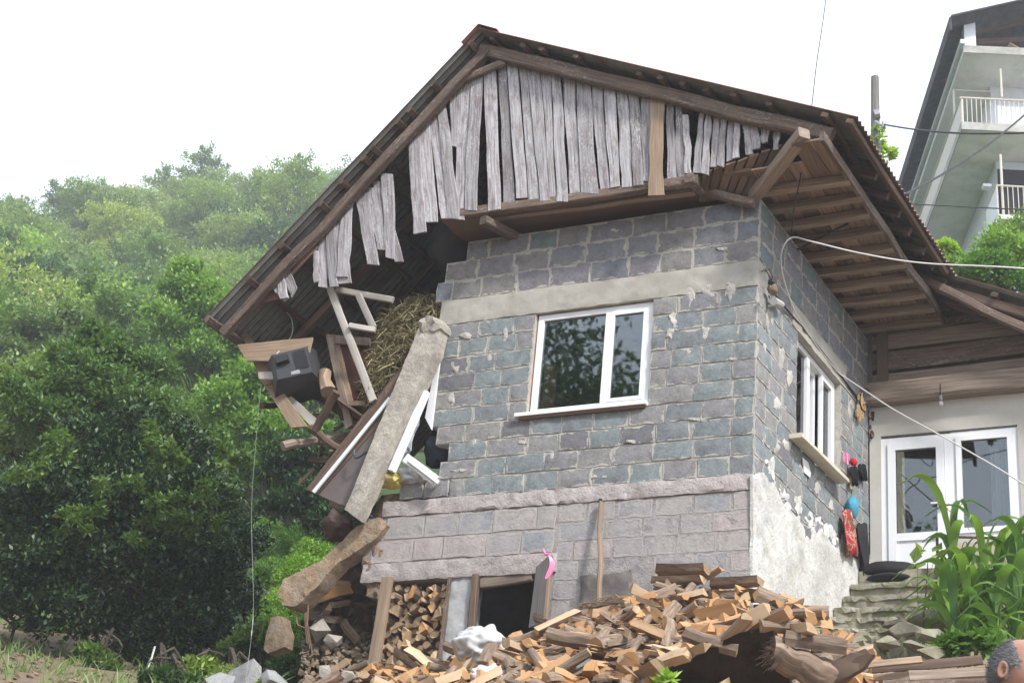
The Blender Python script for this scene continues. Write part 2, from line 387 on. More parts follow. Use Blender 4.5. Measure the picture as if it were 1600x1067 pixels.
GREYW = [(.22, (.1, .085, .085)), (.42, (.33, .305, .315)), (.55, (.5, .48, .505)), (.78, (.68, .66, .69))]
M = {}
M['plank'] = M_wood('weathered_plank_wood', GREYW, lichen=.6, wide=(.62, 1.1))
M['oldwood'] = M_wood('old_beam_wood', [(.3, (.07, .05, .04)), (.55, (.2, .145, .11)), (.78, (.33, .26, .21))], lichen=.25)
M['board'] = M_wood('soffit_board_wood', [(.3, (.15, .1, .075)), (.6, (.31, .215, .16)), (.85, (.43, .33, .26))], wide=(.5, 1.3))
M['joist'] = M_wood('joist_wood', [(.3, (.18, .135, .105)), (.6, (.36, .285, .23)), (.85, (.5, .43, .36))])
M['redwood'] = M_wood('rafter_wood', [(.3, (.06, .043, .034)), (.6, (.17, .115, .085)), (.85, (.27, .2, .155))])
M['tan'] = M_wood('tan_board_wood', [(.3, (.26, .18, .12)), (.6, (.42, .31, .22)), (.85, (.52, .42, .32))])
M['palewood'] = M_wood('pale_painted_wood', [(.3, (.36, .33, .29)), (.6, (.5, .47, .43)), (.85, (.6, .57, .53))])
M['mahog'] = M_wood('dark_red_cabinet_wood', [(.3, (.05, .016, .012)), (.7, (.12, .04, .03))], rough=.5)
M['greydoor'] = M_wood('grey_door_wood', [(.3, (.2, .18, .17)), (.6, (.36, .33, .32)), (.85, (.45, .42, .4))])
TEAL = [(.205, .232, .24), (.228, .226, .235), (.195, .222, .228), (.22, .247, .252), (.24, .235, .24), (.19, .208, .22), (.25, .245, .238), (.165, .163, .175), (.208, .238, .243)]
M['block'] = M_block('grey_green_stone_block', TEAL, .42)
M['blockhi'] = M_block('upper_stone_block', [(.2, .203, .215), (.165, .2, .203), (.215, .205, .2), (.18, .19, .21), (.205, .197, .213)], .4)
M['blocklo'] = M_block('dusty_stone_block', [(.3, .29, .295), (.35, .325, .32), (.235, .26, .285), (.32, .31, .3), (.38, .335, .325)], .7, mort=(.44, .41, .39), dust=.75, dustc=(.44, .405, .39))
M['mortar'] = M_rough('sandy_mortar', (.38, .355, .315), (.56, .53, .48), 14, .9, .012)
M['mortarlo'] = M_rough('dusty_mortar', (.33, .305, .295), (.48, .45, .43), 11, 1.0, .02, stain=(.25, .235, .23))
M['band'] = M_rough('cast_concrete', (.43, .41, .36), (.55, .52, .46), 9, .5, .008, stain=(.36, .33, .29))
M['bandlo'] = M_rough('pinkish_cast_concrete', (.36, .32, .31), (.5, .455, .44), 10, 1.0, .02, stain=(.27, .245, .24))
M['conc'] = M_rough('broken_concrete', (.33, .3, .255), (.54, .495, .43), 16, 1.0, .02, stain=(.28, .26, .235))
M['mudconc'] = M_rough('muddy_concrete', (.22, .155, .1), (.42, .315, .215), 15, 1.0, .03, stain=(.3, .27, .23))
M['pillar'] = M_rough('grey_concrete_pillar', (.33, .34, .35), (.5, .51, .51), 7, .6, .01, spots=(.52, .51, .48))
M['lime'] = M_rough('white_lime_render', (.5, .47, .41), (.8, .79, .76), 6, 1.0, .025, stain=(.44, .44, .43), spots=(.36, .36, .35), mid=(.28, .52))
M['plaster'] = M_rough('grey_wall_plaster', (.45, .43, .39), (.53, .51, .47), 3, .2, .004)
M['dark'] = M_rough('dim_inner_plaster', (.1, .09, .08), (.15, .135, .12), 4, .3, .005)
M['earth'] = M_rough('brown_earth', (.1, .07, .045), (.2, .145, .095), 3, 1.0, .05)
M['sheet'] = M_rough('corrugated_metal_underside', (.14, .145, .135), (.24, .245, .23), 5, .2, .003, rough=.55, stain=(.12, .08, .06))
M['redtop'] = M_rough('faded_red_roof_paint', (.3, .12, .1), (.42, .2, .17), 4, .2, .003, rough=.6)
M['pvc'] = M_plain('white_pvc', (.8, .81, .83), .35, .4, 0, .08)
M['cream'] = M_plain('cream_paint', (.62, .56, .45), .6, .3, 0, .4)
M['glass'] = M_glass('window_glass')
M['steel'] = M_plain('dull_metal', (.35, .35, .36), .45, .5, .7)
M['black'] = M_plain('black_plastic', (.018, .018, .02), .45, .4)
M['blackcloth'] = M_plain('black_cloth', (.012, .012, .014), .85, .2)
M['cablew'] = M_plain('pale_cable', (.55, .54, .52), .5)
M['cableb'] = M_plain('dark_cable', (.035, .033, .032), .6)
M['pink'] = M_plain('pink_ribbon', (.75, .22, .42), .4)
M['sack'] = M_plain('white_woven_sack', (.5, .5, .5), .6, .3, 0, .25)
M['plastic'] = M_plain('pale_blue_plastic_sheet', (.5, .56, .62), .35, .4)
M['yellow'] = M_rough('yellow_printed_bag', (.6, .5, .1), (.78, .7, .3), 9, .3, .01, spots=(.55, .15, .1), rough=.4)
M['rock'] = M_rough('grey_rock', (.22, .22, .22), (.38, .38, .37), 7, .9, .02)
M['paper'] = M_plain('white_paper', (.8, .8, .78), .8)
M['orange'] = M_wood('orange_cupboard_wood', [(.3, (.32, .14, .04)), (.7, (.45, .22, .07))], rough=.4)
# ---------------------------------------------------------------- the damaged stone house
house = empty('stone_house', H(1.6, 1.6, 5.8), 'two storey grey stone block house with torn gable planks and collapsed left side', 'house')
def box_wall(name, boxes, m, parent):
    mb = MB()
    for b_ in boxes: hbox(mb, *b_)
    return build(name, mb, m, parent)
def block(P, s0, s1, z0, z1, m, parent, proud=.014, name='stone_block'):
    mb = MB(); nx, nz_ = 4, 2; sd = rnd(0, 99); g = []
    for j in range(nz_ + 1):
        for i in range(nx + 1):
            a, c = i / nx, j / nz_; e = i in (0, nx) or j in (0, nz_)
            s = s0 + (s1 - s0) * a + .022 * nz((sd, i, j * 2.3)); z = z0 + (z1 - z0) * c + .016 * nz((sd + 9, i * 1.3, j))
            o = proud * .45 + .004 * nz((sd, i * 2.1, j * 1.7)) if e else proud + .02 * nz((sd + 4, i * 1.9, j * 2.2))
            g.append(P(s, z, o))
    n1 = nx + 1; vs = list(g); fs = []; uvs = []
    q = lambda i, j: (i / nx, j / nz_)
    for j in range(nz_):
        for i in range(nx):
            fs.append((j * n1 + i, j * n1 + i + 1, (j + 1) * n1 + i + 1, (j + 1) * n1 + i)); uvs.append([q(i, j), q(i + 1, j), q(i + 1, j + 1), q(i, j + 1)])
    rim = [(i, 0) for i in range(nx)] + [(nx, j) for j in range(nz_)] + [(i, nz_) for i in range(nx, 0, -1)] + [(0, j) for j in range(nz_, 0, -1)]
    b0 = len(vs)
    for i, j in rim: vs.append(P(s0 + (s1 - s0) * i / nx, z0 + (z1 - z0) * j / nz_, -.04))
    for k in range(len(rim)):
        k2 = (k + 1) % len(rim); (i, j), (i2, j2) = rim[k], rim[k2]
        fs.append((j * n1 + i, j2 * n1 + i2, b0 + k2, b0 + k)); uvs.append([q(i, j), q(i2, j2), q(i2, j2), q(i, j)])
    fs.append(tuple(range(b0 + len(rim) - 1, b0 - 1, -1))); uvs.append([(.5, .5)] * len(rim))
    mb.add(vs, fs, 0, uvs); return build(name, mb, m, parent)
PF = lambda u, z, o: H(u, -o, z)
PR = lambda v, z, o: H(-o, v, z)
def course(P, spans, z0, z1, m, parent, lo=.32, hi=.45, proud=.02, gap=.018, skip=None, start=None):
    for a, b_ in spans:
        s = a + (start or rnd(.1, .3)) * 0; first = True
        while s < b_ - .05:
            l = rnd(lo, hi) * (.55 if first and random.random() < .5 else 1); first = False
            e = s + l
            if b_ - e < .14: e = b_
            if not (skip and skip((s + e) / 2, (z0 + z1) / 2)):
                dz = rnd(-.004, .004)
                block(P, s + gap / 2, e - gap / 2, z0 + .008 + dz, z1 - .010 + dz, m, parent, proud * rnd(.6, 1.35))
            s = e
TOPZ = [9.97, 10.213, 10.457, 10.70]; MIDZ = [7.61 + .205 * i for i in range(11)]; MIDZ[-1] = 9.66
topL = [fu(683, 455)[0], fu(697, 425)[0], fu(730, 395)[0]]
midL = [fu(x, y)[0] for x, y in ((703, 766), (687, 735), (701, 708), (682, 682), (677, 652), (678, 622), (680, 596), (683, 566), (686, 540), (690, 512))]
W0, W1, WZ0, WZ1 = 1.12, 2.46, 8.47, 9.66                       # front window opening
DU0, DU1 = fu(852, 900)[0], fu(741, 900)[0]                      # basement doorway
PU0, PU1 = DU1, fu(705, 900)[0]                                  # pillar
SU1 = fu(606, 930)[0]; LOWL = fu(568, 860)[0]
fw = box_wall('front_wall', [(0, topL[i], 0, .2, TOPZ[i], TOPZ[i + 1]) for i in range(3)] +
    [(0, W0, 0, .2, 7.61, 9.66)] + [(W1, midL[i], 0, .2, MIDZ[i], MIDZ[i + 1]) for i in range(4, 10)] +
    [(W0, midL[i] if MIDZ[i + 1] < 8.45 else W1, 0, .2, MIDZ[i], min(MIDZ[i + 1], WZ0)) for i in range(5) if MIDZ[i] < WZ0], M['mortar'], house)
lw = box_wall('lower_wall', [(0, DU0, 0, .2, 5.6, 7.44), (DU0, LOWL, 0, .2, 6.93, 7.44)], M['mortarlo'], house)
for i in range(3): course(PF, [(0, topL[i])], TOPZ[i], TOPZ[i + 1], M['blockhi'], fw, .34, .5, .012, .02)
for i in range(10):
    hole = MIDZ[i + 1] > 8.5
    course(PF, [(0, W0), (W1, midL[i])] if hole else [(0, midL[i])], MIDZ[i], MIDZ[i + 1] if not (MIDZ[i] < WZ0 < MIDZ[i + 1]) else MIDZ[i + 1], M['block'], fw)
recess = (fu(985, 900)[0], fu(905, 900)[0], 6.3, fu(945, 893)[1])
inrec = lambda s, z: recess[0] - .1 < s < recess[1] + .1 and z < recess[3] + .05
for i, z in enumerate((7.24, 7.04, 6.84, 6.64, 6.44, 6.24)):
    course(PF, [(0, 2.0)], z, z + .2, M['blocklo'], lw, .3, .44, .006, .026, skip=inrec)
course(PF, [(2.02, LOWL - .02)], 7.185, 7.435, M['blocklo'], lw, .36, .5, .016, .014)
course(PF, [(2.02, LOWL - .1)], 6.935, 7.185, M['blocklo'], lw, .34, .5, .018, .014)
for k in range(2): block(PF, 3.27 + k * .3, 3.55 + k * .3, 7.63, 7.81, M['block'], fw, .02)
# shallow blocked up niche, set as a dark ragged patch on the wall
mb = MB(); chunk(mb, [G(x, y, -.02) for x, y in [(905, 900), (925, 897), (950, 895), (972, 893), (986, 889), (988, 915), (986, 945), (984, 990), (910, 990), (906, 945)]], B * .04, 0, .012); build('dark_niche_patch', mb, M_rough('dark_niche_render', (.1, .09, .085), (.24, .215, .2), 4, .6, .01, stain=(.34, .31, .3)), lw)
def cband(name, u0, u1, z0, z1, m, parent, v0=-.016, v1=.2, amp=.008):
    mb = MB(); chunk(mb, [H(u0, v0, z0), H(u1, v0, z0), H(u1, v0, z1), H(u0, v0, z1)], B * (v1 - v0), 0, amp); return build(name, mb, m, parent)
cband('concrete_band', .002, fu(690, 480)[0], 9.665, 9.965, M['band'], house, -.014)
cband('concrete_band', .002, fu(597, 815)[0], 7.445, 7.607, M['bandlo'], house, -.02, amp=.014)
cband('door_lintel', DU0 - .12, LOWL - .02, 6.73, 6.927, M['bandlo'], house, -.02, amp=.012)
mb = MB(); chunk(mb, [G(706, 893), G(738, 892), G(722, 1045), G(688, 1045)], B * .22, 0, .012); build('pillar', mb, M['pillar'], house)
# muddy rubble end of the lower wall
mb = MB(); chunk(mb, [G(563, 840, -.01), G(598, 822, -.01), G(600, 870, -.01), G(588, 935, -.01), G(572, 930, -.01), G(568, 880, -.01)], B * .2, 0, .03); build('broken_wall_end', mb, M['mudconc'], lw)
# right side wall
RW = 3.38; RV0, RV1, RZ0, RZ1 = 1.09, 2.44, 8.49, 9.67
limepx = [(1174, 742), (1190, 738), (1206, 755), (1224, 790), (1246, 812), (1262, 838), (1282, 830), (1300, 852), (1322, 862), (1345, 880), (1352, 912), (1330, 940), (1300, 990), (1280, 1020), (1180, 1030), (1172, 940)]
lime2 = [fr(*p) for p in limepx]
def inpoly(s, z, pg):
    c = False
    for i in range(len(pg)):
        (x0, y0), (x1, y1) = pg[i - 1], pg[i]
        if (y0 > z) != (y1 > z) and s < (x1 - x0) * (z - y0) / (y1 - y0) + x0: c = not c
    return c
rw = box_wall('side_wall', [(0, .2, .2, RW, 9.67, 10.70), (0, .2, .2, RV0, 8.49, 9.67), (0, .2, RV1, RW, 8.49, 9.67), (0, .2, .2, RW, 5.6, 8.49)], M['mortar'], house)
sk = lambda s, z: inpoly(s, z - .02, lime2) and inpoly(s, z + .1, lime2)
for i in range(3): course(PR, [(.0, RW)], TOPZ[i], TOPZ[i + 1], M['blockhi'], rw, .34, .5, .012, .02)
course(PR, [(.25, .9), (2.62, RW)], 9.67, 9.96, M['blockhi'], rw)
for i in range(10):
    course(PR, [(0, RV0), (RV1, RW)] if MIDZ[i + 1] > 8.55 else [(0, RW)], MIDZ[i], MIDZ[i + 1], M['block'], rw, skip=sk)
for z in (7.4, 7.19, 6.98): course(PR, [(0, RW)], z, z + .205, M['block'], rw, skip=sk)
mb = MB(); chunk(mb, [PR(.92, 9.675, .02), PR(2.6, 9.675, .02), PR(2.6, 9.93, .02), PR(.92, 9.93, .02)], A * .2, 0, .008); build('window_lintel', mb, M['band'], house)
bm_l = MB(); chunk(bm_l, [PR(s, z, .024) for s, z in lime2], A * .03, 0, .007, 4); build('lime_render', bm_l, M['lime'], rw)
# rooms behind the walls
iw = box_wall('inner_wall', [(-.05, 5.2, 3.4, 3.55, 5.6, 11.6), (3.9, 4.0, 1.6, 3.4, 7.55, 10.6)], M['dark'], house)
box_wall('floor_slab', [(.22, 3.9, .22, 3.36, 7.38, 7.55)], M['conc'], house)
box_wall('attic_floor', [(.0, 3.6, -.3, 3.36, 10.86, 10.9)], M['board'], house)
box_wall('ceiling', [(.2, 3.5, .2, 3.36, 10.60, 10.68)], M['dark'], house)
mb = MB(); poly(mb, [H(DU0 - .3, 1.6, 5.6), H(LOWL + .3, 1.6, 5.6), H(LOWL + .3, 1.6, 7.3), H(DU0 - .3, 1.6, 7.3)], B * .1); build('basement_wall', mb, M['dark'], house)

# ---- windows
def uframe(name, u0, u1, z0, z1, v0, v1, t, m, parent, right=False):
    mb = MB(); f = (lambda a, b_, c, d: hbox(mb, a, b_, v0, v1, c, d)) if not right else (lambda a, b_, c, d: hbox(mb, v0, v1, a, b_, c, d))
    f(u0, u0 + t, z0, z1); f(u1 - t, u1, z0, z1); f(u0 + t, u1 - t, z0, z0 + t); f(u0 + t, u1 - t, z1 - t, z1)
    return build(name, mb, m, parent)
win = uframe('window', W0 + .01, W1 - .02, WZ0 + .005, WZ1 - .01, .035, .10, .065, M['pvc'], house)
um = fu(944, 560)[0]
mb = MB(); hbox(mb, um - .03, um + .03, .03, .095, WZ0 + .07, WZ1 - .075); build('mullion', mb, M['pvc'], win)
uframe('sash', W0 + .078, um - .032, WZ0 + .072, WZ1 - .077, .028, .08, .038, M['pvc'], win)
mb = MB(); hbox(mb, W0 + .116, um - .07, .05, .056, WZ0 + .11, WZ1 - .115); build('pane', mb, M['glass'], win)
mb = MB(); hbox(mb, um + .035, W1 - .086, .06, .066, WZ0 + .07, WZ1 - .075); build('pane', mb, M['glass'], win)
mb = MB(); hbox(mb, W0 - .01, W1 + .1, -.07, .034, WZ0 - .035, WZ0 + .003); build('sill', mb, M['pvc'], win)
mb = MB(); hbox(mb, W0 + .02, W1 + .06, -.05, .03, WZ0 - .065, WZ0 - .037); build('sill_board', mb, M['redwood'], win)
mb = MB(); chunk(mb, [PF(W1 - .018, WZ0, -.04), PF(W1 + .012, WZ0, -.04), PF(W1 + .012, WZ1, -.04), PF(W1 - .018, WZ1, -.04)], B * .1, 0, .006, 2); build('brick_jamb', mb, M_rough('orange_brick_edge', (.3, .13, .07), (.42, .2, .12), 12), win)
sw = uframe('side_window', RV0 + .02, RV1 - .02, RZ0 + .01, RZ1 - .01, .06, .13, .06, M['pvc'], house, True)
mb = MB(); hbox(mb, .055, .125, 1.55, 1.63, RZ0 + .07, RZ1 - .07); build('mullion', mb, M['pvc'], sw)
mb = MB(); hbox(mb, .09, .096, RV0 + .08, 1.55, RZ0 + .07, RZ1 - .07); build('pane', mb, M['glass'], sw)
mb = MB(); hbox(mb, .10, .106, 2.0, RV1 - .08, RZ0 + .07, RZ1 - .07); build('pane', mb, M['glass'], sw)
uframe('sash', 1.66, 2.0, RZ0 + .07, RZ1 - .07, .13, .18, .055, M['pvc'], sw, True)
uframe('sash', 2.02, RV1 - .07, RZ0 + .07, RZ1 - .07, .06, .10, .045, M['pvc'], sw, True)
mb = MB(); s0, s1 = GR(1243, 680, -.1), GR(1317, 752, -.1)
beam(mb, s0, s1, .14, .05, wob=.002, n=3); build('sill', mb, M['cream'], sw)

# ---- gable: one board per plank of the photograph, in the plane just in front of the wall
GV = -.42
PG = .9
def Q1(x, y, v=GV): return G(300 + x / 3.2, y / 3.2, v)
def Q2(x, y, v=GV): return G(750 + x / 3.2, y / 3.2, v)
def Q4(x, y, v=GV): return G(300 + x / 2.6667, 300 + y / 2.6667, v)
PL2 = [(20, 80, 365, 40, 105, 1055), (85, 130, 335, 110, 172, 1018), (125, 182, 262, 178, 236, 990), (182, 224, 275, 238, 296, 1002), (226, 295, 290, 298, 352, 1010),
 (297, 350, 312, 346, 380, 1006), (352, 400, 335, 380, 440, 1002), (402, 470, 345, 444, 498, 985), (471, 543, 362, 499, 592, 965), (547, 607, 380, 596, 648, 948),
 (611, 672, 395, 647, 702, 940), (676, 737, 415, 704, 764, 938), (740, 796, 425, 766, 818, 924), (799, 860, 438, 815, 858, 908), (926, 966, 472, 932, 982, 905),
 (967, 1006, 478, 983, 1022, 893), (1014, 1046, 585, 1020, 1058, 872), (1098, 1130, 515, 1062, 1102, 862), (1130, 1160, 520, 1102, 1142, 860), (1162, 1205, 530, 1145, 1183, 832),
 (1206, 1238, 540, 1184, 1218, 828), (1240, 1270, 548, 1224, 1260, 800), (1271, 1305, 556, 1260, 1296, 792), (1307, 1346, 565, 1324, 1364, 768), (1346, 1376, 575, 1363, 1402, 752),
 (1402, 1446, 583, 1402, 1440, 716), (1466, 1514, 592, 1464, 1490, 748)]
gp = []
def gplank(tl, tr, bl, br, off, th=.022, nm='gable_plank', lab=None, m='plank', jag=.014):
    mb = MB(); dv = B * off; plank(mb, tl + dv, tr + dv, bl + dv, br + dv, th, 9, .011, jag=jag * 1.4, bow=rnd(-.012, .012))
    o = build(nm, mb, M[m], house); gp.append(o)
    if lab: o['label'] = lab
for k, (a, b_, y, c, d, y2) in enumerate(PL2): gplank(Q2(a + 2, y - 14), Q2(b_ - 3, y - 14), Q2(c + 2, y2), Q2(d - 3, y2 + rnd(-9, 9)), rnd(-.012, .014) + (.014 if k % 2 else 0))
gplank(Q2(860, 455), Q2(923, 465), Q2(848, 985), Q2(920, 978), -.03, lab='newer tan gable plank hanging lower than the others', m='tan', jag=.004)
for k, (a, b_, y, c, d, y2) in enumerate([(1395, 1456, 375, 1360, 1418, 1050), (1335, 1392, 400, 1306, 1352, 1092), (1283, 1331, 435, 1296, 1320, 730), (1214, 1262, 470, 1284, 1336, 1090),
    (1174, 1216, 535, 1244, 1296, 1096), (1128, 1180, 575, 1165, 1224, 1108), (1080, 1134, 632, 1108, 1170, 1164)]):
    gplank(Q1(a, y - 14), Q1(b_, y - 14), Q1(c, y2), Q1(d, y2), rnd(-.01, .012) + .012 * (k % 2))
for k, (a, b_, y, c, d, y2) in enumerate([(784, 836, -60, 806, 842, 276), (744, 786, -40, 842, 876, 290), (728, 774, -8, 768, 812, 240), (676, 730, 5, 730, 776, 304), (628, 672, 25, 604, 652, 352),
    (596, 632, 65, 600, 656, 376), (548, 592, 95, 574, 606, 396), (514, 552, 120, 526, 562, 395), (502, 522, 250, 504, 526, 370)]):
    gplank(Q4(a, y - 12), Q4(b_, y - 12), Q4(c, y2), Q4(d, y2), rnd(-.01, .014) + .014 * (k % 2))
gplank(Q4(350, 308), Q4(378, 318), Q4(372, 452), Q4(404, 440), -.02, nm='loose_board'); gplank(Q4(304, 372), Q4(330, 350), Q4(384, 455), Q4(402, 436), -.0, nm='loose_board'); gplank(Q4(370, 335), Q4(400, 315), Q4(416, 440), Q4(436, 404), -.01, nm='loose_board')
mb = MB(); beam(mb, Q4(372, 372, -.4), Q4(520, 222, -.4), .09, .03, nF, wob=.004); build('brace', mb, M_wood('red_streaked_brace_wood', [(.3, (.2, .08, .06)), (.6, (.36, .25, .2)), (.85, (.45, .38, .34))]), house)
mb = MB(); beam(mb, Q4(205, 470, -.36), Q4(366, 428, -.36), .1, .03, nF, wob=.004); build('brace', mb, M_wood('red_streaked_brace_wood', [(.3, (.2, .08, .06)), (.6, (.36, .25, .2)), (.85, (.45, .38, .34))]), house)
mb = MB(); beam(mb, Q1(1290, 425, -.46), Q1(1568, 310, -.46), .085, .05, nF, wob=.006); build('collar_board', mb, M['oldwood'], house)

# ---- roof
RV = -.68
RG = G(748, 44, RV); EL = G(317, 500, RV); ER = G(1336, 182, RV)
NLs = (EL - RG).normalized(); NRs = (ER - RG).normalized()
upL = B.cross(NLs); upL = upL if upL.z > 0 else -upL; upL.normalize()
upR = B.cross(NRs); upR = upR if upR.z > 0 else -upR; upR.normalize()
def sheet(name, p0, dn, ln, b0, b1, up, lift=0, skew=0):
    "corrugated sheet: p0 at the ridge, dn down the slope, from b0 to b1 along the ridge"
    mb = MB(); n = max(4, int((b1 - b0) / .0225)); rows = 3; vs = []; fs = []; mi = []
    for lay in (0, 1):
        for j in range(rows + 1):
            for i in range(n + 1):
                bb = b0 + (b1 - b0) * i / n
                vs.append(p0 + B * bb + dn * (ln * j / rows) + up * (.016 * math.sin(bb / .09 * 2 * math.pi) + lift + .004 * lay + .012 * nz((bb * 1.3, j, lift * 50))))
    w_ = n + 1; o2 = w_ * (rows + 1)
    for j in range(rows):
        for i in range(n):
            a = j * w_ + i; fs.append((a, a + 1, a + w_ + 1, a + w_)); mi.append(0)
            a += o2; fs.append((a + w_, a + w_ + 1, a + 1, a)); mi.append(1)
    for j in range(rows):
        for c in (0, n):
            a = j * w_ + c; fs.append((a, a + w_, a + w_ + o2, a + o2)); mi.append(1)
    for i in range(n):
        for r0 in (0, rows * w_):
            a = r0 + i; fs.append((a, a + 1, a + 1 + o2, a + o2)); mi.append(1)
    mb.add(vs, fs, mi); return build(name, mb, [M['sheet'], M['redtop']], house)
LL, LR = (EL - RG).length, (ER - RG).length
for k in range(5): sheet('roof_sheet', RG, NLs, LL + .02, k * .86 - .0, (k + 1) * .86 + .04, upL, .006 * (k % 2) - .002)
for k in range(4): sheet('roof_sheet', RG, NRs, LR + .02, k * .85, (k + 1) * .85 + .04, upR, .006 * (k % 2) - .002)
for k in range(4): sheet('roof_sheet', RG, NRs, LR + 3.4, 3.44 + k * .8, 3.44 + (k + 1) * .8 + .04, upR, .006 * (k % 2) - .002)
mb = MB()
plank(mb, RG + NLs * .26 - B * .02 + upL * .03, RG - B * .02 + Z * .045, RG + NLs * .26 + B * 5 + upL * .03, RG + B * 5 + Z * .045, .004, 6, .002, dv=upL * .004, jag=.0)
plank(mb, RG - B * .02 + Z * .045, RG + NRs * .26 - B * .02 + upR * .03, RG + B * 5 + Z * .045, RG + NRs * .26 + B * 5 + upR * .03, .004, 6, .002, dv=upR * .004, jag=.0)
build('ridge_cap', mb, M['redtop'], house)
def roofpt(dn, s, bb, up, h): return RG + dn * s + B * bb - up * h
def rafter(dn, up, s0, s1, bb, wd, ht, h, m, nm='rafter', wob=.012):
    mb = MB(); beam(mb, roofpt(dn, s0, bb, up, h), roofpt(dn, s1, bb, up, h), wd, ht, up, 8, wob); return build(nm, mb, M[m], house)
rafter(NLs, upL, .12, LL - .02, .2, .10, .12, .17, 'oldwood', 'rake_beam', .02)
rafter(NRs, upR, .0, LR - .25, .2, .11, .15, .17, 'oldwood', 'rake_beam', .02)
for bb in (1.15, 1.95, 2.75, 3.55): rafter(NLs, upL, .05, LL - .1, bb, .08, .1, .14, 'redwood')
for k in range(7): rafter(NRs, upR, .1, LR - .03 + rnd(-.06, .03), 1.0 + k * .4, .07, .085, .125, 'redwood')
def purlin(dn, up, s, b0, b1, wd=.075, ht=.045, m='redwood'):
    mb = MB(); beam(mb, RG + dn * s + B * b0 - up * .055, RG + dn * s + B * b1 - up * .055, wd, ht, up, 5, .01); build('purlin', mb, M[m], house)
for x, y in ((1375, 205), (1200, 412), (1062, 533), (1016, 600), (905, 740), (850, 792), (735, 897), (628, 1005)):
    s = (G(300 + x / 3.2, y / 3.2, RV) - RG).dot(NLs); purlin(NLs, upL, s, rnd(-.0, .05), 3.9)
for x, y in ((364, 216), (228, 360)): purlin(NLs, upL, (Q4(x, y, RV) - RG).dot(NLs), rnd(0, .05), 3.9)
purlin(NLs, upL, LL - .05, -.02, 4.1, .09, .06, 'oldwood')
for x, y in ((45, 175), (205, 205), (300, 235), (470, 275), (780, 345), (890, 375), (990, 405), (1115, 430), (1245, 475), (1430, 510)):
    s = (G(750 + x / 3.2, y / 3.2, RV) - RG).dot(NRs); purlin(NRs, upR, s, rnd(.02, .07), 3.1 if s < LR - .2 else 3.1)
purlin(NRs, upR, LR - .04, .0, 3.25, .07, .05); purlin(NRs, upR, LR - .32, .0, 3.2, .07, .05)
# attic floor overhang on the right: joists with boards on top
for k in range(10):
    v = -.02 + k * .365; mb = MB(); beam(mb, H(.1, v, 10.765), H(-.92 + rnd(-.03, .02), v + rnd(-.03, .03), 10.775), .085, .1, Z, 3, .006); build('joist', mb, M['joist'], house)
for k in range(5):
    u = -.03 - k * .185; v = -.35 if k < 3 else -.7
    while v < 3.3:
        l = rnd(.7, 1.5); e = min(v + l, 3.36); mb = MB(); hbox(mb, u - .175 + rnd(-.004, .004), u, v, e - .008, 10.822 + rnd(0, .006), 10.846); b_ = build('soffit_board', mb, M['board'], house); v = e
        me = b_.data; ul = me.uv_layers.new(name='UVMap')
        for lp in me.loops: co = me.vertices[lp.vertex_index].co; ul.data[lp.index].uv = (co.dot(B), co.dot(A))
mb = MB(); beam(mb, H(-.93, -.8, 10.80), H(-.93, 3.3, 10.80), .05, .12, Z, 6, .01); build('edge_joist', mb, M['oldwood'], house)
mb = MB(); beam(mb, G(1178, 308, -.02), G(1258, 208, -.72), .13, .13, Z, 4, .012); build('hip_joist', mb, M['joist'], house)
# front soffit boards between wall top and cladding
for k in range(7):
    t0, t1 = k / 7, (k + 1) / 7 - .03
    a0 = G(1092 + 92 * t0, 316 - 10 * t0, -.02); a1 = G(1092 + 92 * t1, 316 - 10 * t1, -.02); c0 = G(1098 + 128 * t0, 272 - 46 * t0, -.40); c1 = G(1098 + 128 * t1, 272 - 46 * t1, -.40)
    mb = MB(); plank(mb, a0, a1, c0, c1, .02, 3, .004, dv=Z * .02); build('soffit_board', mb, M['board'], house)
for (x0, y0), (x1, y1), v, wd, ht, m in [((722, 336), (1092, 282), -.36, .09, .11, 'oldwood'), ((764, 342), (1085, 300), -.2, .07, .06, 'joist'), ((1068, 290), (1180, 318), -.1, .09, .08, 'oldwood')]:
    mb = MB(); beam(mb, G(x0, y0, v), G(x1, y1, v), wd, ht, Z, 6, .012); build('floor_beam', mb, M[m], house)
for x, y, x2, y2 in ((755, 343, 808, 372), (1076, 278, 1108, 308), (1072, 160, 1082, 200)):
    mb = MB(); beam(mb, G(x, y, -.45), G(x2, y2, .05), .1, .1, Z, 2, .006); build('joist', mb, M['oldwood'], house)
# ---- rear wing with the glazed door (same house)
mb = MB()
D = lambda x, y, v=RW: fu(x, y, v)
dl, dr = D(1377, 760)[0], D(1594, 760)[0]; dz1 = D(1485, 672)[1]; dz0 = D(1385, 906)[1]; wz1 = 9.80
for b_ in ((-.02, dl, RW, RW + .2, 6.5, wz1), (dl, dr, RW, RW + .2, dz1, wz1), (dr, -4.5, RW, RW + .2, 6.5, wz1)): hbox(mb, *b_)
um2 = D(1492, 760)[0]; wb = D(1540, 838)[1]
hbox(mb, um2, dr, RW, RW + .2, 6.5, wb)
build('wing_wall', mb, M['plaster'], house)
mb = MB(); beam(mb, H(.0, RW - .06, 9.92), H(-4.5, RW - .06, 9.93), .2, .26, Z, 8, .01, rough=.008); build('wall_beam', mb, M['joist'], house)
for k, (z0, z1) in enumerate(((10.1, 10.28), (10.32, 10.56), (10.6, 10.8), (10.83, 11.0))):
    mb = MB(); beam(mb, H(-.02, RW + .05, (z0 + z1) / 2 - .05), H(-4.5, RW + .05, (z0 + z1) / 2 - .02 + .06 * (k % 2)), .03, z1 - z0, Z, 6, .012); build('wing_board', mb, M['oldwood' if k % 2 else 'joist'], house)
mb = MB(); hbox(mb, -.12, -.24, RW - .02, RW + .04, 10.06, 10.75); build('stud', mb, M['oldwood'], house)
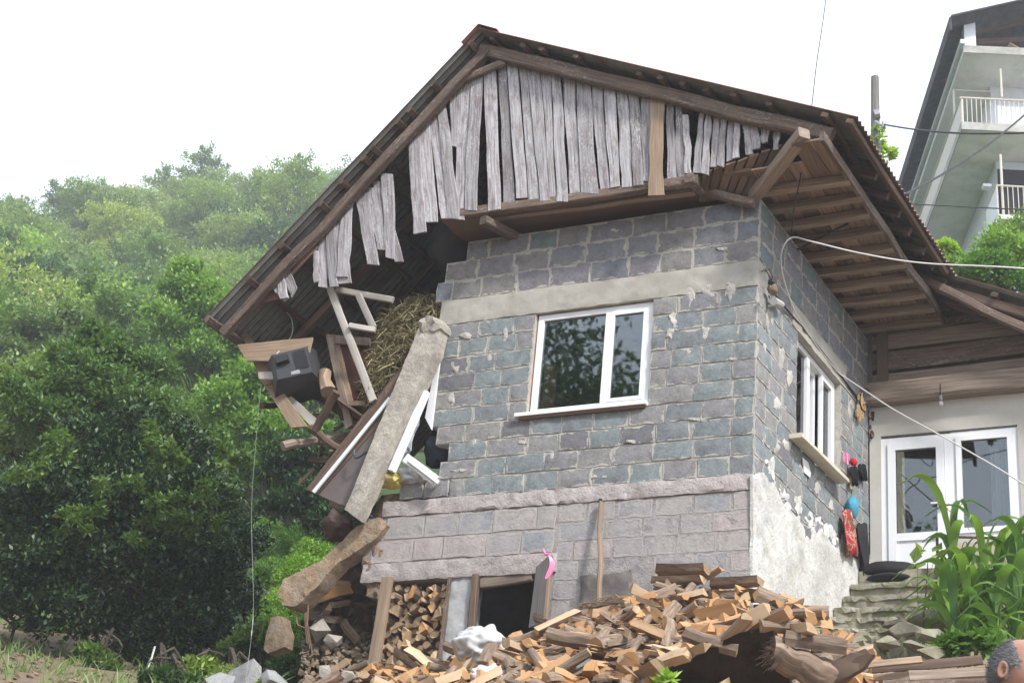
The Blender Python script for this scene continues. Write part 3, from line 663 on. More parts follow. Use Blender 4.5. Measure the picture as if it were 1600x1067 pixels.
def uf2(name, ua, ub, z0, z1, v0, v1, t, m, parent): return uframe(name, min(ua, ub), max(ua, ub), z0, z1, v0, v1, t, m, parent)
door = uf2('door', um2 + .04, dl, dz0, dz1 - .03, RW + .02, RW + .09, .07, M['pvc'], house)
leaf = uf2('door_leaf', um2 + .115, dl - .075, dz0 + .072, dz1 - .105, RW + .0, RW + .06, .085, M['pvc'], door)
pz = D(1430, 838)[1]; e0, e1 = um2 + .2, dl - .16
mb = MB(); hbox(mb, e0, e1, RW + .025, RW + .031, pz + .05, dz1 - .19); build('pane', mb, M['glass'], door)
mb = MB(); hbox(mb, e0, e1, RW + .002, RW + .05, pz - .04, pz + .05); build('mid_rail', mb, M['pvc'], door)
mb = MB(); hbox(mb, e0, e1, RW + .02, RW + .04, dz0 + .157, pz - .04); build('door_panel', mb, M['pvc'], door)
mb = MB(); c = H(um2 + .155, RW - .02, D(1480, 785)[1]); beam(mb, c, c + A * .11, .02, .02, n=1, wob=0); beam(mb, c - Z * .08, c + Z * .05, .03, .012, nF, n=1, wob=0); build('handle', mb, M['pvc'], door)
ww = uf2('wing_window', dr, um2 + .04, wb, dz1 - .02, RW + .02, RW + .09, .055, M['pvc'], house)
uf2('sash', dr + .057, um2 - .02, wb + .057, dz1 - .078, RW + .0, RW + .06, .06, M['pvc'], ww)
mb = MB(); hbox(mb, dr + .115, um2 - .08, RW + .025, RW + .031, wb + .117, dz1 - .138); build('pane', mb, M['glass'], ww)
mb = MB(); n_ = 24; Lp = []; Rp = []
pts = [H(dr + .11 + .25 * i / n_, RW + .2 + .02 * math.sin(i * 1.9), 0) for i in range(n_ + 1)]
strip(mb, [p + Z * (dz1 - .1) for p in pts], [p + Z * (wb + .05) for p in pts], B * .004); build('curtain', mb, M_plain('pale_blue_curtain', (.55, .6, .68), .9), ww)
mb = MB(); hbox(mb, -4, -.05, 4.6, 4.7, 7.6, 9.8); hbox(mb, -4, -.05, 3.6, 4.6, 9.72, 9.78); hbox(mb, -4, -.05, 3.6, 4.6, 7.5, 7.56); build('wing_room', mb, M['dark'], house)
# wing roof timbers
for k, s in enumerate((LR - .25, LR + .5, LR + 1.3)):
    mb = MB(); beam(mb, RG + NRs * s + B * 3.46 - upR * .06, RG + NRs * s + B * 6 - upR * .06, .08, .06, upR, 4, .01); build('purlin', mb, M['redwood'], house)
for bb, s0 in ((3.55, LR - .7), (3.9, LR - 1.3), (4.5, LR - 1.3)): rafter(NRs, upR, s0, LR + 3.3, bb, .09, .11, .15, 'redwood')
mb = MB(); beam(mb, G(1418, 425, 2.7), G(1605, 515, 2.7), .09, .09, Z, 6, .012); build('rafter', mb, M['oldwood'], house)

mb = MB(); hbox(mb, -.02, -1.9, RW + .1, RW + .13, 10.0, 10.75); build('backing_board', mb, M['redwood'], house)
mb = MB(); chunk(mb, [G(x, y, .35) for x, y in [(588, 838), (700, 830), (700, 752), (640, 768), (596, 772), (576, 800)]], B * .4, 0, .02); build('floor_edge', mb, M['earth'], house)
mb = MB(); beam(mb, H(2.36, .16, 7.56), H(2.36, .16, 9.1), .24, .03, B, 3, .002); tag(build('cupboard', mb, M['orange']), 'orange wooden panel standing inside behind the front window', 'cupboard')

# mortar smeared and dripped over the blocks
mi_ = M_rough('smeared_mortar', (.46, .435, .395), (.6, .57, .53), 16, 1.0, .015)
def smear(F_, x, y, w_, h_, drip=0):
    pts = []
    for k in range(12):
        a = 6.283 * k / 12; r_ = rnd(.6, 1.1); pts.append((x + math.cos(a) * w_ * r_, y - math.sin(a) * h_ * r_ * (1 + (drip if math.sin(a) < -.3 and k % 2 else 0))))
    mb = MB(); P_ = [F_(*p) for p in pts]; chunk(mb, P_, (B if F_ is SF else A) * .03, 0, .011, step=.025); build('mortar_smear', mb, mi_, fw if F_ is SF else rw)
SF = lambda x, y: G(x, y, -.017)
SR = lambda x, y: GR(x, y, -.017)
for a_ in [(757, 512, 14, 16), (789, 517, 5, 20), (728, 524, 12, 5), (712, 572, 8, 12), (763, 560, 5, 10), (706, 622, 6, 12), (1052, 500, 7, 16), (1047, 520, 7, 12), (1102, 520, 8, 12), (1078, 455, 10, 12, 1.5), (1110, 452, 14, 12, 1.8), (1140, 450, 10, 12, 1.5), (1075, 552, 6, 9), (740, 690, 6, 8), (862, 710, 5, 9),
          (815, 690, 8, 3), (1150, 560, 14, 3), (930, 745, 20, 3), (990, 690, 16, 3), (805, 420, 4, 10), (960, 360, 12, 3), (1130, 388, 16, 3), (860, 600, 3, 0) if False else (800, 640, 18, 3), (1090, 655, 22, 3), (720, 735, 20, 3)]: smear(SF, *a_)
for a_ in [(1203, 500, 8, 22), (1222, 560, 5, 22), (1235, 590, 6, 14), (1196, 545, 4, 20), (1215, 630, 7, 14), (1232, 690, 9, 14), (1280, 760, 8, 12), (1300, 790, 5, 10), (1212, 700, 8, 8), (1330, 640, 4, 18), (1250, 735, 8, 10)]: smear(SR, *a_)

for k in range(46):
    t_ = k / 46 * 9; i_ = int(t_); (x0, y0), (x1, y1) = limepx[1 + i_], limepx[2 + i_]; x_, y_ = x0 + (x1 - x0) * (t_ - i_) + rnd(-3, 12), y0 + (y1 - y0) * (t_ - i_) - rnd(-6, 22)
    r_ = rnd(2, 7); pts = [(x_ + math.cos(a) * r_ * rnd(.5, 1.1), y_ + math.sin(a) * r_ * rnd(1, 2.4)) for a in np.linspace(0, 6.283, 9)[:-1]]
    mb = MB(); chunk(mb, [GR(*p, -.02) for p in pts][::-1], A * .025, 0, .006, step=.03); build('lime_splash', mb, M['lime'], rw)
# ---------------------------------------------------------------- ground
LP = [(-150, -6), (0, 0), (4, .9), (9, 3.0), (14, 4.7), (20, 6.6), (24, 8.2), (30, 10.2), (36, 12.6), (50, 19.5), (80, 37.5), (120, 60), (160, 80), (195, 86), (260, 76), (420, 60), (900, 40)]
RP = [(-150, -6), (0, 0), (5.4, 1.9), (9, 3.2), (11.5, 4.3), (13.9, 5.55), (17, 6.0), (21, 7.6), (24, 10.2), (32, 15), (42, 18.5), (60, 26), (90, 38), (160, 66), (195, 70), (260, 60), (420, 40), (900, 30)]
def sst(a, b, x): t = min(1, max(0, (x - a) / (b - a))); return t * t * (3 - 2 * t)
lx, ly = zip(*LP); rx_, ry_ = zip(*RP)
def T(x, y):
    yy = y - .506 * (2.42 - min(max(x, -3.0), 2.42)) * sst(6, 10, y) * (1 - sst(22, 40, y))
    k = sst(-3.4, -1.2, x + .06 * max(0, y - 14))
    z = np.interp(y, lx, ly) * (1 - k) + np.interp(yy, rx_, ry_) * k
    z += 4.6 * sst(4.5, 7.5, x) * sst(22.2, 27, y) * (1 - sst(34, 60, y))
    far = sst(60, 170, y); z += far * .30 * (min(x, 0) * 1.0 + 56 - 1.6 * max(0, x)) * (1 if x > -56 else .55) * (1 if x < 0 else max(0, 1 - x / 25)) * (1 - sst(60, 220, abs(x + 0)))
    z += (mnoise.noise(V((x * .12, y * .12, 0))) * .35 + mnoise.noise(V((x * .5, y * .5, 3))) * .1) * sst(8, 24, y + abs(x) * .5) + mnoise.noise(V((x * .03, y * .03, 5))) * 3.0 * sst(50, 110, y)
    return float(z)
xs = np.clip(np.sinh(np.linspace(-4.7, 4.05, 150)) * 7.5, -430, 150); ys = np.concatenate([np.linspace(-140, -6, 14), np.linspace(-4, 50, 80), np.linspace(52, 220, 70), np.linspace(230, 820, 26)])
mb = MB(); mb.v = [V((x, y, T(x, y))) for y in ys for x in xs]; nX = len(xs)
for j in range(len(ys) - 1):
    for i in range(nX - 1): mb.f.append((j * nX + i, j * nX + i + 1, (j + 1) * nX + i + 1, (j + 1) * nX + i)); mb.m.append(0); mb.uv.append(None)
m_, t, b = mat('earth_and_undergrowth'); v, _ = coords(t, 'Object', rand=False)
g = noise(t, v, .5, 6); g2 = noise(t, v, 6, 6)
sx = N(t, 'ShaderNodeSeparateXYZ'); t.links.new(v, sx.inputs[0])
c1 = mixc(t, g2, (.12, .085, .055), (.24, .18, .125)); c2 = mixc(t, g2, (.02, .04, .015), (.06, .1, .03))
k = math_(t, 'ADD', ramp(t, sx.outputs[1], [(.0, (0, 0, 0)), (1, (1, 1, 1))]), 0)
mr = N(t, 'ShaderNodeMapRange'); mr.inputs[1].default_value = 23; mr.inputs[2].default_value = 28; t.links.new(sx.outputs[1], mr.inputs[0])
k = math_(t, 'MULTIPLY', mr.outputs[0], ramp(t, g, [(.2, (.6, .6, .6)), (.5, (1, 1, 1))]))
bump(t, b, g2, .8, .05); done(t, b, mixc(t, k, c1, c2), .95)
ground = build('ground', mb, m_, smooth=True, origin=V((0, 0, 0))); tag(ground, kind='structure')
# a farther ridge lost in the haze
mb = MB(); NXF = 60
for j in range(24):
    for i in range(NXF + 1):
        x = -420 + i * 9; y = 330 + j * 14; ang = x / 380
        z = 60 + 150 * sst(330, 520, y) * (1 - .0 * j) + 40 * mnoise.noise(V((x * .008, y * .01, 2))) + 6 * mnoise.noise(V((x * .05, y * .05, 0))) + 3 * mnoise.noise(V((x * .16, y * .16, 7)))
        z -= .34 * max(0, x + 150) + 140 * sst(540, 640, y); mb.v.append(V((x, y, z)))
for j in range(23):
    for i in range(NXF): a = j * (NXF + 1) + i; mb.f.append((a, a + 1, a + NXF + 2, a + NXF + 1)); mb.m.append(0); mb.uv.append(None)
M['farhill'] = M_rough('far_forest_green', (.02, .035, .018), (.05, .08, .035), .15, .8, 1.0)
tag(build('far_hill', mb, M['farhill'], smooth=True, origin=V((0, 0, 0))), kind='structure')

# ---------------------------------------------------------------- leaves and trees
def leafmesh(name, P, Nn, size, asp, m, fold=.18, droop=.25):
    "P points, Nn outward directions -> rhombic leaves, one per point"
    n = len(P); r = rng.normal(size=(n, 3)); d = Nn * .6 + r * .55 + np.array([0, 0, -droop]); d /= np.linalg.norm(d, axis=1)[:, None]
    up = Nn * .5 + np.array([0, 0, 1.0]) + rng.normal(size=(n, 3)) * .35
    s = np.cross(d, up); s /= np.linalg.norm(s, axis=1)[:, None] + 1e-6; u = np.cross(s, d)
    L_ = (size * rng.uniform(.6, 1.35, n))[:, None]; W = L_ * asp
    a = P; tip = P + d * L_; mid = P + d * L_ * .45 + u * W * fold
    l = mid + s * W * .5 - u * W * fold * 1.5; rr = mid - s * W * .5 - u * W * fold * 1.5
    vs = np.stack([a, l, tip, rr], 1).reshape(-1, 3); me = bpy.data.meshes.new(name)
    me.vertices.add(n * 4); me.vertices.foreach_set('co', vs.ravel().astype(np.float32))
    me.loops.add(n * 4); me.loops.foreach_set('vertex_index', np.arange(n * 4, dtype=np.int32))
    me.polygons.add(n); me.polygons.foreach_set('loop_start', np.arange(0, n * 4, 4, dtype=np.int32))
    me.update(calc_edges=True); me.validate(); me.materials.append(m); return me
def lobes_points(lobes, n, lo=.62, per=22, sp=.13):
    ws = np.array([l[1] * l[1] for l in lobes]); ws = ws / ws.sum(); Ps = []; Ns = []
    for (c, r, sq), w_ in zip(lobes, ws):
        k = int(n * w_); d = rng.normal(size=(k, 3)); d[:, 2] = np.where(d[:, 2] < -.3, -d[:, 2] * .6, d[:, 2]); d /= np.linalg.norm(d, axis=1)[:, None]
        # leaf sprays: gather the points round random twig ends
        tw = max(5, k // per); td = rng.normal(size=(tw, 3)); td[:, 2] = np.where(td[:, 2] < -.35, -td[:, 2] * .5, td[:, 2]); td /= np.linalg.norm(td, axis=1)[:, None]
        tr_ = rng.uniform(lo, 1.12, tw); idx = rng.integers(0, tw, k)
        p = td[idx] * tr_[idx][:, None] + rng.normal(size=(k, 3)) * sp
        P = np.array(c) + p * np.array([r, r, r * sq]); Ps.append(P); Ns.append(td[idx] * .7 + d * .3)
    P = np.concatenate(Ps); Nn = np.concatenate(Ns); return P, Nn / np.linalg.norm(Nn, axis=1)[:, None]
def limbs(mb, lobes, h0, r):
    tube(mb, curve_pts([V((0, 0, -.4)), V((rnd(-.1, .1), rnd(-.1, .1), h0 * .5)), V((rnd(-.15, .15), rnd(-.15, .15), h0)), V(lobes[0][0])], 3), r, 7, 0, r * .35, .2)
    for c, rr, sq in lobes[1:]:
        s = V((0, 0, h0 * rnd(.6, 1))); tube(mb, curve_pts([s, s.lerp(V(c), .5) + V((rnd(-.2, .2), rnd(-.2, .2), rr * .2)), V(c)], 3), r * .5, 5, 0, r * .12, .2)
M['bark'] = M_rough('tree_bark', (.06, .05, .04), (.16, .13, .1), 12, .8, .02)
GRN = dict(hill=((.11, .18, .055), (.195, .295, .085), (.29, .39, .125)), pale=((.17, .24, .085), (.27, .36, .13), (.36, .43, .2)), deep=((.05, .1, .042), (.095, .17, .06), (.15, .23, .08)),
           dark=((.016, .042, .018), (.045, .095, .034), (.15, .22, .08)), lime=((.16, .28, .055), (.27, .42, .085), (.4, .54, .16)), tea=((.1, .21, .035), (.19, .34, .055), (.29, .44, .11)))
for k, c in GRN.items(): M['leaf_' + k] = M_leaf('leaf_' + k, *c, trans=.3 if k != 'dark' else .15, rough=.42 if k == 'dark' else .5, spec=.4 if k == 'dark' else .35)
def crown_kind(h, rad, nl, squash=.8, low=.3):
    lb = [((0, 0, h - rad * squash * .9), rad * .75, squash)]
    for i in range(nl):
        a = i * 2.4 + rnd(-.4, .4); q = rnd(.35, .8) * rad
        lb.append(((math.cos(a) * q, math.sin(a) * q, rnd(h * low + rad * .35, h - rad * .7)), rad * rnd(.38, .6), squash * rnd(.8, 1.05)))
    return lb
PROTO = []
def proto(leafm, h, rad, nl, n, size, asp=.55, squash=.8, low=.3, tr=.12):
    lb = crown_kind(h, rad, nl, squash, low); mb = MB(); limbs(mb, lb, h * .45, tr); P, Nn = lobes_points(lb, n, .5, 60, .15)
    return (mesh_of('trunk', mb, M['bark']), leafmesh('crown', P, Nn, size, asp, M[leafm]))
def plant_tree(pr, loc, sc, rz, name, label, cat, group, szz=1):
    e = empty(name, V(loc), label, cat, group); e.rotation_euler.z = rz; e.scale = (sc, sc, sc * szz)
    for nm, me in zip(('trunk', 'crown'), pr):
        o = bpy.data.objects.new(nm, me); COL.objects.link(o); o.parent = e
    return e
KINDS = [('leaf_hill', 'mid green broad crowned', proto('leaf_hill', 8, 3.0, 12, 11000, .23)), ('leaf_pale', 'pale yellowish green broad crowned', proto('leaf_pale', 7.5, 3.1, 13, 11000, .23)),
         ('leaf_deep', 'deep green dense crowned', proto('leaf_deep', 8.5, 2.7, 11, 10000, .22, squash=1.0)), ('leaf_hill', 'tall slim green', proto('leaf_hill', 10, 2.0, 11, 8000, .22, squash=1.25)),
         ('leaf_lime', 'bright fresh green', proto('leaf_lime', 7, 2.8, 12, 10000, .22))]
# forest on the slope: poisson spread in the wedge the camera sees
pts = []; tries = 0
while len(pts) < 262 and tries < 40000:
    tries += 1; y = 40 + 158 * random.random() ** .8; a = rnd(-.47, .02); x = y * a
    dmin = 2.9 + y * .016
    if all((x - p[0]) ** 2 + (y - p[1]) ** 2 > dmin * dmin for p in pts): pts.append((x, y))
pts.sort(key=lambda p: p[1]); FGRP = 'trees on the wooded hillside'
for x, y in pts:
    k = random.choices(range(5), (4, 3, 3, 1.2, 1.4 if y < 80 else .5))[0]; lf, desc, pr = KINDS[k]
    a_ = x / y; side = 'at the far left' if a_ < -.36 else 'left of centre on the slope' if a_ < -.27 else 'over the dark shrub' if a_ < -.2 else 'near the roof edge' if a_ < -.12 else 'behind the house'; where = ('low down ' if y < 58 else 'below mid slope ' if y < 82 else 'at mid slope ' if y < 110 else 'above mid slope ' if y < 140 else 'on the hazy ridge ') + side
    plant_tree(pr, (x, y, T(x, y) - .3), rnd(.75, 1.15) * (.8 + y * .0022), rnd(0, 6.3), 'hillside_tree', f'{desc} tree {where}', 'tree', 'trees on the wooded hillside')
# trees nearer by, left of the house
def own_tree(name, label, cat, loc, lobes, n, size, leafm, asp, trk, h0, group=None, lo=.62):
    mb = MB(); limbs(mb, lobes, h0, trk); P, Nn = lobes_points(lobes, n, lo)
    e = empty(name, V(loc), label, cat, group)
    for nm, me in (('trunk', mesh_of('trunk', mb, M['bark'])), ('crown', leafmesh('crown', P, Nn, size, asp, M[leafm]))):
        o = bpy.data.objects.new(nm, me); COL.objects.link(o); o.parent = e
    return e
def at_lobes(pxs, d, base):
    out = []
    for x, y, r in pxs:
        p = at(x, y, d); k = (p - CAM).length / FPX; out.append((tuple(p - base), r * k, .95))
    return out
def px_tree(name, label, basepx, d, pxs, n, size, leafm, asp=.5, trk=.06, group=None, cat='tree', lo=.62, h0=None):
    base = at(basepx[0], basepx[1], d); base.z = T(base.x, base.y) - .05
    lb = at_lobes(pxs, d, base); return own_tree(name, label, cat, base, lb, n, size, leafm, asp, trk, h0 or max(.5, lb[0][0][2] * .5), group, lo)
random.seed(21)
lb = [(200, 800, 95), (100, 810, 90), (300, 790, 75), (60, 890, 85), (190, 890, 100), (300, 890, 85), (365, 850, 50), (110, 970, 75), (270, 985, 80), (350, 940, 58), (30, 800, 70), (290, 705, 50), (30, 940, 50), (170, 725, 48), (340, 1015, 50), (215, 1030, 70), (240, 690, 36), (100, 730, 40), (270, 1060, 60), (170, 1050, 45)]
for k in range(40):
    a = rnd(0, 6.28); lb.append((195 + math.cos(a) * rnd(80, 190), 850 + math.sin(a) * rnd(90, 190), rnd(14, 40)))
px_tree('laurel_shrub', 'big dark glossy evergreen shrub filling the lower left beside the brown earth', (240, 1085), 20.5, lb, 90000, .078, 'leaf_dark', .5, .09, None, 'shrub', lo=.42)
sh = bpy.data.objects['laurel_shrub']; sb = V(sh.location)
P, Nn = lobes_points(at_lobes([(rnd(20, 380), rnd(680, 860), rnd(12, 28)) for k in range(26)], 19.3, sb), 4200, .3, 30, .2)
o = bpy.data.objects.new('young_shoots', leafmesh('young_shoots', P, Nn, .085, .45, M['leaf_deep'])); COL.objects.link(o); o.parent = sh
def more(pxs, n, sp, r0, r1):
    xs_ = [p[0] for p in pxs]; ys_ = [p[1] for p in pxs]; out = list(pxs)
    for k in range(n): q = random.choice(pxs); a = rnd(0, 6.28); out.append((q[0] + math.cos(a) * q[2] * sp, q[1] + math.sin(a) * q[2] * sp, rnd(r0, r1)))
    return out
px_tree('young_tree', 'tall loose green young tree rising behind the dark shrub', (170, 1060), 23.5, more([(140, 600, 60), (190, 650, 70), (100, 670, 60), (235, 580, 36), (150, 550, 30), (50, 650, 50), (250, 650, 45)], 22, 1.0, 12, 28), 26000, .1, 'leaf_hill', .38, .05, lo=.45)
px_tree('young_tree', 'dense green tree at the left edge of the photo above the shrub', (20, 1060), 25, more([(20, 620, 55), (60, 690, 60), (10, 700, 60), (70, 600, 30)], 14, 1.0, 14, 30), 17000, .1, 'leaf_pale', .5, .06, lo=.45)
px_tree('young_tree', 'light green airy tree between the dark shrub and the sagging eave', (400, 1000), 30, more([(400, 680, 55), (350, 640, 45), (430, 740, 50), (390, 600, 36), (345, 720, 45), (460, 690, 40), (440, 630, 30)], 20, 1.0, 12, 26), 24000, .12, 'leaf_lime', .4, .06, lo=.4)
px_tree('young_tree', 'bright lime green tree just below the left eave of the roof', (330, 900), 38, more([(300, 465, 42), (340, 505, 50), (270, 520, 42), (370, 545, 42), (310, 565, 50), (240, 580, 34), (390, 600, 36)], 22, 1.0, 10, 24), 26000, .14, 'leaf_lime', .45, .08, lo=.45)
px_tree('young_tree', 'slender mid green tree on the slope at the far left', (90, 900), 42, more([(60, 520, 40), (90, 560, 40), (30, 570, 36), (110, 500, 26)], 12, 1.0, 10, 20), 14000, .15, 'leaf_pale', .45, .08, lo=.45)
px_tree('young_tree', 'shady green tree behind the fallen floor end of the house', (480, 1000), 27, more([(480, 780, 40), (455, 720, 40), (500, 725, 34), (500, 820, 28), (440, 790, 28)], 14, 1.0, 10, 22), 15000, .11, 'leaf_deep', .42, .05, lo=.4)
TEA = ['in the upper row right of the dark shrub', 'in the upper row beside the muddy beam', 'at the shrub edge in the second row', 'left of the low end of the muddy beam', 'above the hanging lump near the shrub', 'close behind the hanging lump', 'left of the iron rods', 'left of the hanging lump by the shrub', 'at the hollow below the iron rods', 'farthest up, at the edge of the shrub', 'at the bottom behind the grey boulder', 'small and high under the leaning floor panel']
for i, (x, y, r, d) in enumerate([(455, 858, 34, 27), (500, 835, 30, 28), (430, 905, 32, 25), (480, 905, 36, 24), (455, 955, 36, 23), (510, 955, 30, 22), (470, 1005, 34, 21), (420, 985, 30, 22), (500, 1020, 34, 20), (415, 835, 24, 29), (430, 1045, 36, 19.5), (490, 870, 26, 26)]):
    px_tree('tea_bush', 'rounded light green tea bush ' + TEA[i], (x, y + r), d, [(x, y, r), (x - r * .8, y + r * .3, r * .7), (x + r * .8, y + r * .25, r * .75)], 4200, .06, 'leaf_tea', .45, .03, 'tea bushes left of the house', 'bush', .8)
for i, (x, y, r, d, lf, lab) in enumerate([(20, 905, 60, 22, 'leaf_hill', 'green weedy bush at the lower left edge above bare earth'), (400, 1010, 40, 19, 'leaf_hill', 'low green bush beside the grey boulder'), (535, 900, 34, 21, 'leaf_hill', 'leafy bush behind the hanging concrete lump'), (572, 812, 30, 24, 'leaf_deep', 'dim leafy bush glimpsed behind the foot of the leaning column'), (450, 1060, 34, 17.5, 'leaf_deep', 'dark leafy bush at the bottom edge below the hanging lump'), (310, 1065, 40, 18.5, 'leaf_hill', 'weedy green bush at the bottom edge under the shrub'), (255, 1072, 30, 17.2, 'leaf_deep', 'dark weedy bush at the bottom edge left of the grey stones'), (360, 1075, 34, 16.6, 'leaf_pale', 'pale green weed bush at the bottom edge before the boulders'), (150, 1040, 24, 18.8, 'leaf_hill', 'small green bush on the bare earth under the shrub'), (60, 985, 34, 23.5, 'leaf_pale', 'pale dry weed clump on the bare earth at lower left')]):
    px_tree('bush', lab, (x, y + r), d, more([(x, y, r * .8), (x + r, y + r * .4, r * .5), (x - r, y + r * .4, r * .5)], 8, 1.0, 6, 15), 7000, .075, lf, .5, .03, None, 'bush', .75)
# greenery uphill on the right
for x, y, r, d, lf, lab in [(1572, 405, 44, 27, 'leaf_lime', 'bright leafy bush at the right edge below the balcony'), (1606, 385, 46, 28, 'leaf_hill', 'green bush growing under the right hand balcony'), (1498, 425, 22, 26, 'leaf_lime', 'light green climber beside the pale house wall'), (1478, 392, 13, 27, 'leaf_lime', 'flowering climber tip next to the roof edge'), (1545, 435, 40, 25, 'leaf_tea', 'yellow green hedge just above the wing roof')]:
    px_tree('bush', lab, (x, y + r), d, [(x, y, r), (x + r * .7, y + r * .4, r * .7), (x - r * .7, y + r * .5, r * .6)], 5200, .085, lf, .6, .04, None, 'bush', .7)
px_tree('vine', 'pale green vine clump at the foot of the wooden pole', (1372, 260), 29, [(1368, 225, 14), (1380, 245, 16), (1372, 204, 8), (1358, 240, 10)], 520, .11, 'leaf_lime', .8, .02, None, 'vine', .6)
# tall trees on the camera side of the valley (mirrored in the front window)
VT = proto('leaf_deep', 18, 4.8, 26, 34000, .2, squash=1.1, low=.35, tr=.3)
for i, (x, y, s) in enumerate([(-15, 4.5, 1.0), (-18.5, 9, 1.02), (-14, -1, .95), (-22, 3, 1.1), (-12.5, -6, 1.0), (-24, 12, 1.0), (-14.5, 7, .92), (-18, 1, 1.15), (-16, -4, 1.1), (-13, 2.2, .9)]):
    plant_tree(VT, (x, y, T(x, y)), s, i * 1.7, 'valley_tree', 'tall tree standing left of the camera outside the photo', 'tree', 'trees left of the camera')
mb = MB()
for k in range(1500):
    y = rnd(13, 27); x = -y * rnd(.12, .46); rock(mb, V((x, y, T(x, y) + .01)), rnd(.015, .055) * (2.2 if random.random() < .04 else 1), n=9, sc=(1.2, 1, .7))
tag(build('loose_stones', mb, M['mudconc']), 'scattered loose stones on the bare earth at the lower left', 'stones', kind='stuff')
tv_, tf_ = [], []
mb = MB()
for k in range(260):
    y = rnd(14.5, 25); x = -y * rnd(.12, .46); c = V((x, y, T(x, y)))
    for q in range(9):
        d = V((rnd(-1, 1), rnd(-1, 1), rnd(.8, 2))).normalized(); l = rnd(.08, .3); s = d.cross(V((rnd(-1, 1), rnd(-1, 1), .1))).normalized() * .008; b_ = c + V((rnd(-.06, .06), rnd(-.06, .06), 0)); mb.add([b_ - s, b_ + s, b_ + d * l * .6 + s * .7, b_ + d * l * .6 - s * .7, b_ + d * l + V((d.x, d.y, 0)) * .05 - Z * .02], [(0, 1, 2, 3), (3, 2, 4)])
tag(build('grass_tufts', mb, M['leaf_pale']), 'tufts of grass and weeds on the bare earth at the lower left', 'grass', kind='stuff')
# haze
HX0, HX1, HY0, HY1, HZ0, HZ1 = -440, 160, -145, 830, -9, 235
mb = MB(); box8(mb, [V(p) for p in ((HX0, HY0, HZ0), (HX1, HY0, HZ0), (HX1, HY1, HZ0), (HX0, HY1, HZ0), (HX0, HY0, HZ1), (HX1, HY0, HZ1), (HX1, HY1, HZ1), (HX0, HY1, HZ1))])
hm = bpy.data.materials.new('haze_air'); hm.use_nodes = True; ht = hm.node_tree; ht.nodes.clear()
pv = ht.nodes.new('ShaderNodeVolumePrincipled'); pv.inputs['Density'].default_value = .0017; pv.inputs['Color'].default_value = (.93, .96, 1, 1)
ho = ht.nodes.new('ShaderNodeOutputMaterial'); ht.links.new(pv.outputs[0], ho.inputs['Volume'])
tag(build('haze', mb, hm, origin=V((0, 0, 0))), kind='stuff')
# ---------------------------------------------------------------- things in the collapsed side
def one(name, mb, m, label, cat, group=None, smooth=False): return tag(build(name, mb, m, smooth=smooth), label, cat, group)
def G6(x, y, v): return G(400 + x / 2.6667, 400 + y / 2.6667, v)
# broken boards and timbers hanging off the left eave
def pboard(pts, v, m, label, th=.025, v2=None, name='broken_board'):
    mb = MB(); P = [G(x, y, v if (v2 is None or i in (0, len(pts) - 1)) else v2) for i, (x, y) in enumerate(pts)]
    plank(mb, P[0], P[3], P[1], P[2], th, 6, .005, dv=B * th, jag=.01); return one(name, mb, M[m], label, 'board', 'broken boards at the collapsed side')
pboard([(371, 538), (487, 527), (480, 562), (386, 564)], -.25, 'tan', 'wide tan board below the left end of the eave')
pboard([(414, 604), (455, 668), (479, 665), (433, 601)], -.2, 'tan', 'broad brown board hanging lowest at the collapsed left side')
pboard([(438, 613), (487, 668), (496, 656), (447, 611)], -.1, 'palewood', 'narrow lighter board behind the lowest hanging board')
pboard([(403, 581), (405, 592), (428, 592), (427, 580)], -.3, 'palewood', 'short white painted board stub left of the old television')
pboard([(394, 562), (412, 602), (432, 598), (424, 560)], -.15, 'board', 'short brown board under the wide tan board')
pboard([(358, 500), (392, 548), (404, 545), (372, 500)], -.1, 'joist', 'narrow grey board sloping below the eave corner')
pboard([(520, 760), (512, 790), (560, 800), (566, 770)], .2, 'board', 'dark splintered board under the fallen floor panel')
def timber(p0, p1, r, v0, v1, m, label, name='timber'):
    mb = MB(); a, b_ = G(*p0, v0), G(*p1, v1); tube(mb, [a.lerp(b_, i / 5) + Z * .012 * math.sin(i * 2) for i in range(6)], r, 8, 0, r * .9, .25)
    return one(name, mb, M[m], label, 'timber', 'loose round timbers at the collapsed side')
timber((442, 697), (528, 682), .055, -.2, .3, 'joist', 'round timber end sticking out leftmost under the boards')
timber((408, 634), (440, 633), .04, -.1, .3, 'redwood', 'short dark timber stub poking out beside the hanging boards')
timber((526, 612), (492, 672), .05, -.25, -.1, 'redwood', 'leaning brown timber below the old television')
timber((485, 668), (548, 716), .05, -.1, .1, 'redwood', 'dark timber crossing under the cabinet')
timber((500, 690), (560, 678), .05, .1, .3, 'joist', 'pale timber stub left of the fallen floor panel')
timber((356, 500), (412, 575), .045, .3, .5, 'oldwood', 'grey timber slanting beneath the eave corner')
timber((545, 640), (690, 560), .07, .8, .9, 'redwood', 'long sagging floor timber behind the hay')
for k in range(14):
    x, y = rnd(492, 575), rnd(628, 745); a = rnd(0, 3.14); l = rnd(12, 34)
    if x > 590 - (y - 625) * .75: x -= 40
    mb = MB(); beam(mb, G(x - math.cos(a) * l / 2, y - math.sin(a) * l / 2, rnd(.15, .45)), G(x + math.cos(a) * l / 2, y + math.sin(a) * l / 2, rnd(.1, .5)), rnd(.03, .09), rnd(.015, .03), nF, 3, .005)
    one('splintered_wood', mb, M[random.choice(['joist', 'board', 'redwood', 'tan', 'oldwood'])], 'small splintered piece of wood among the wreckage under the television', 'wood scrap', 'wood scraps in the wreckage')
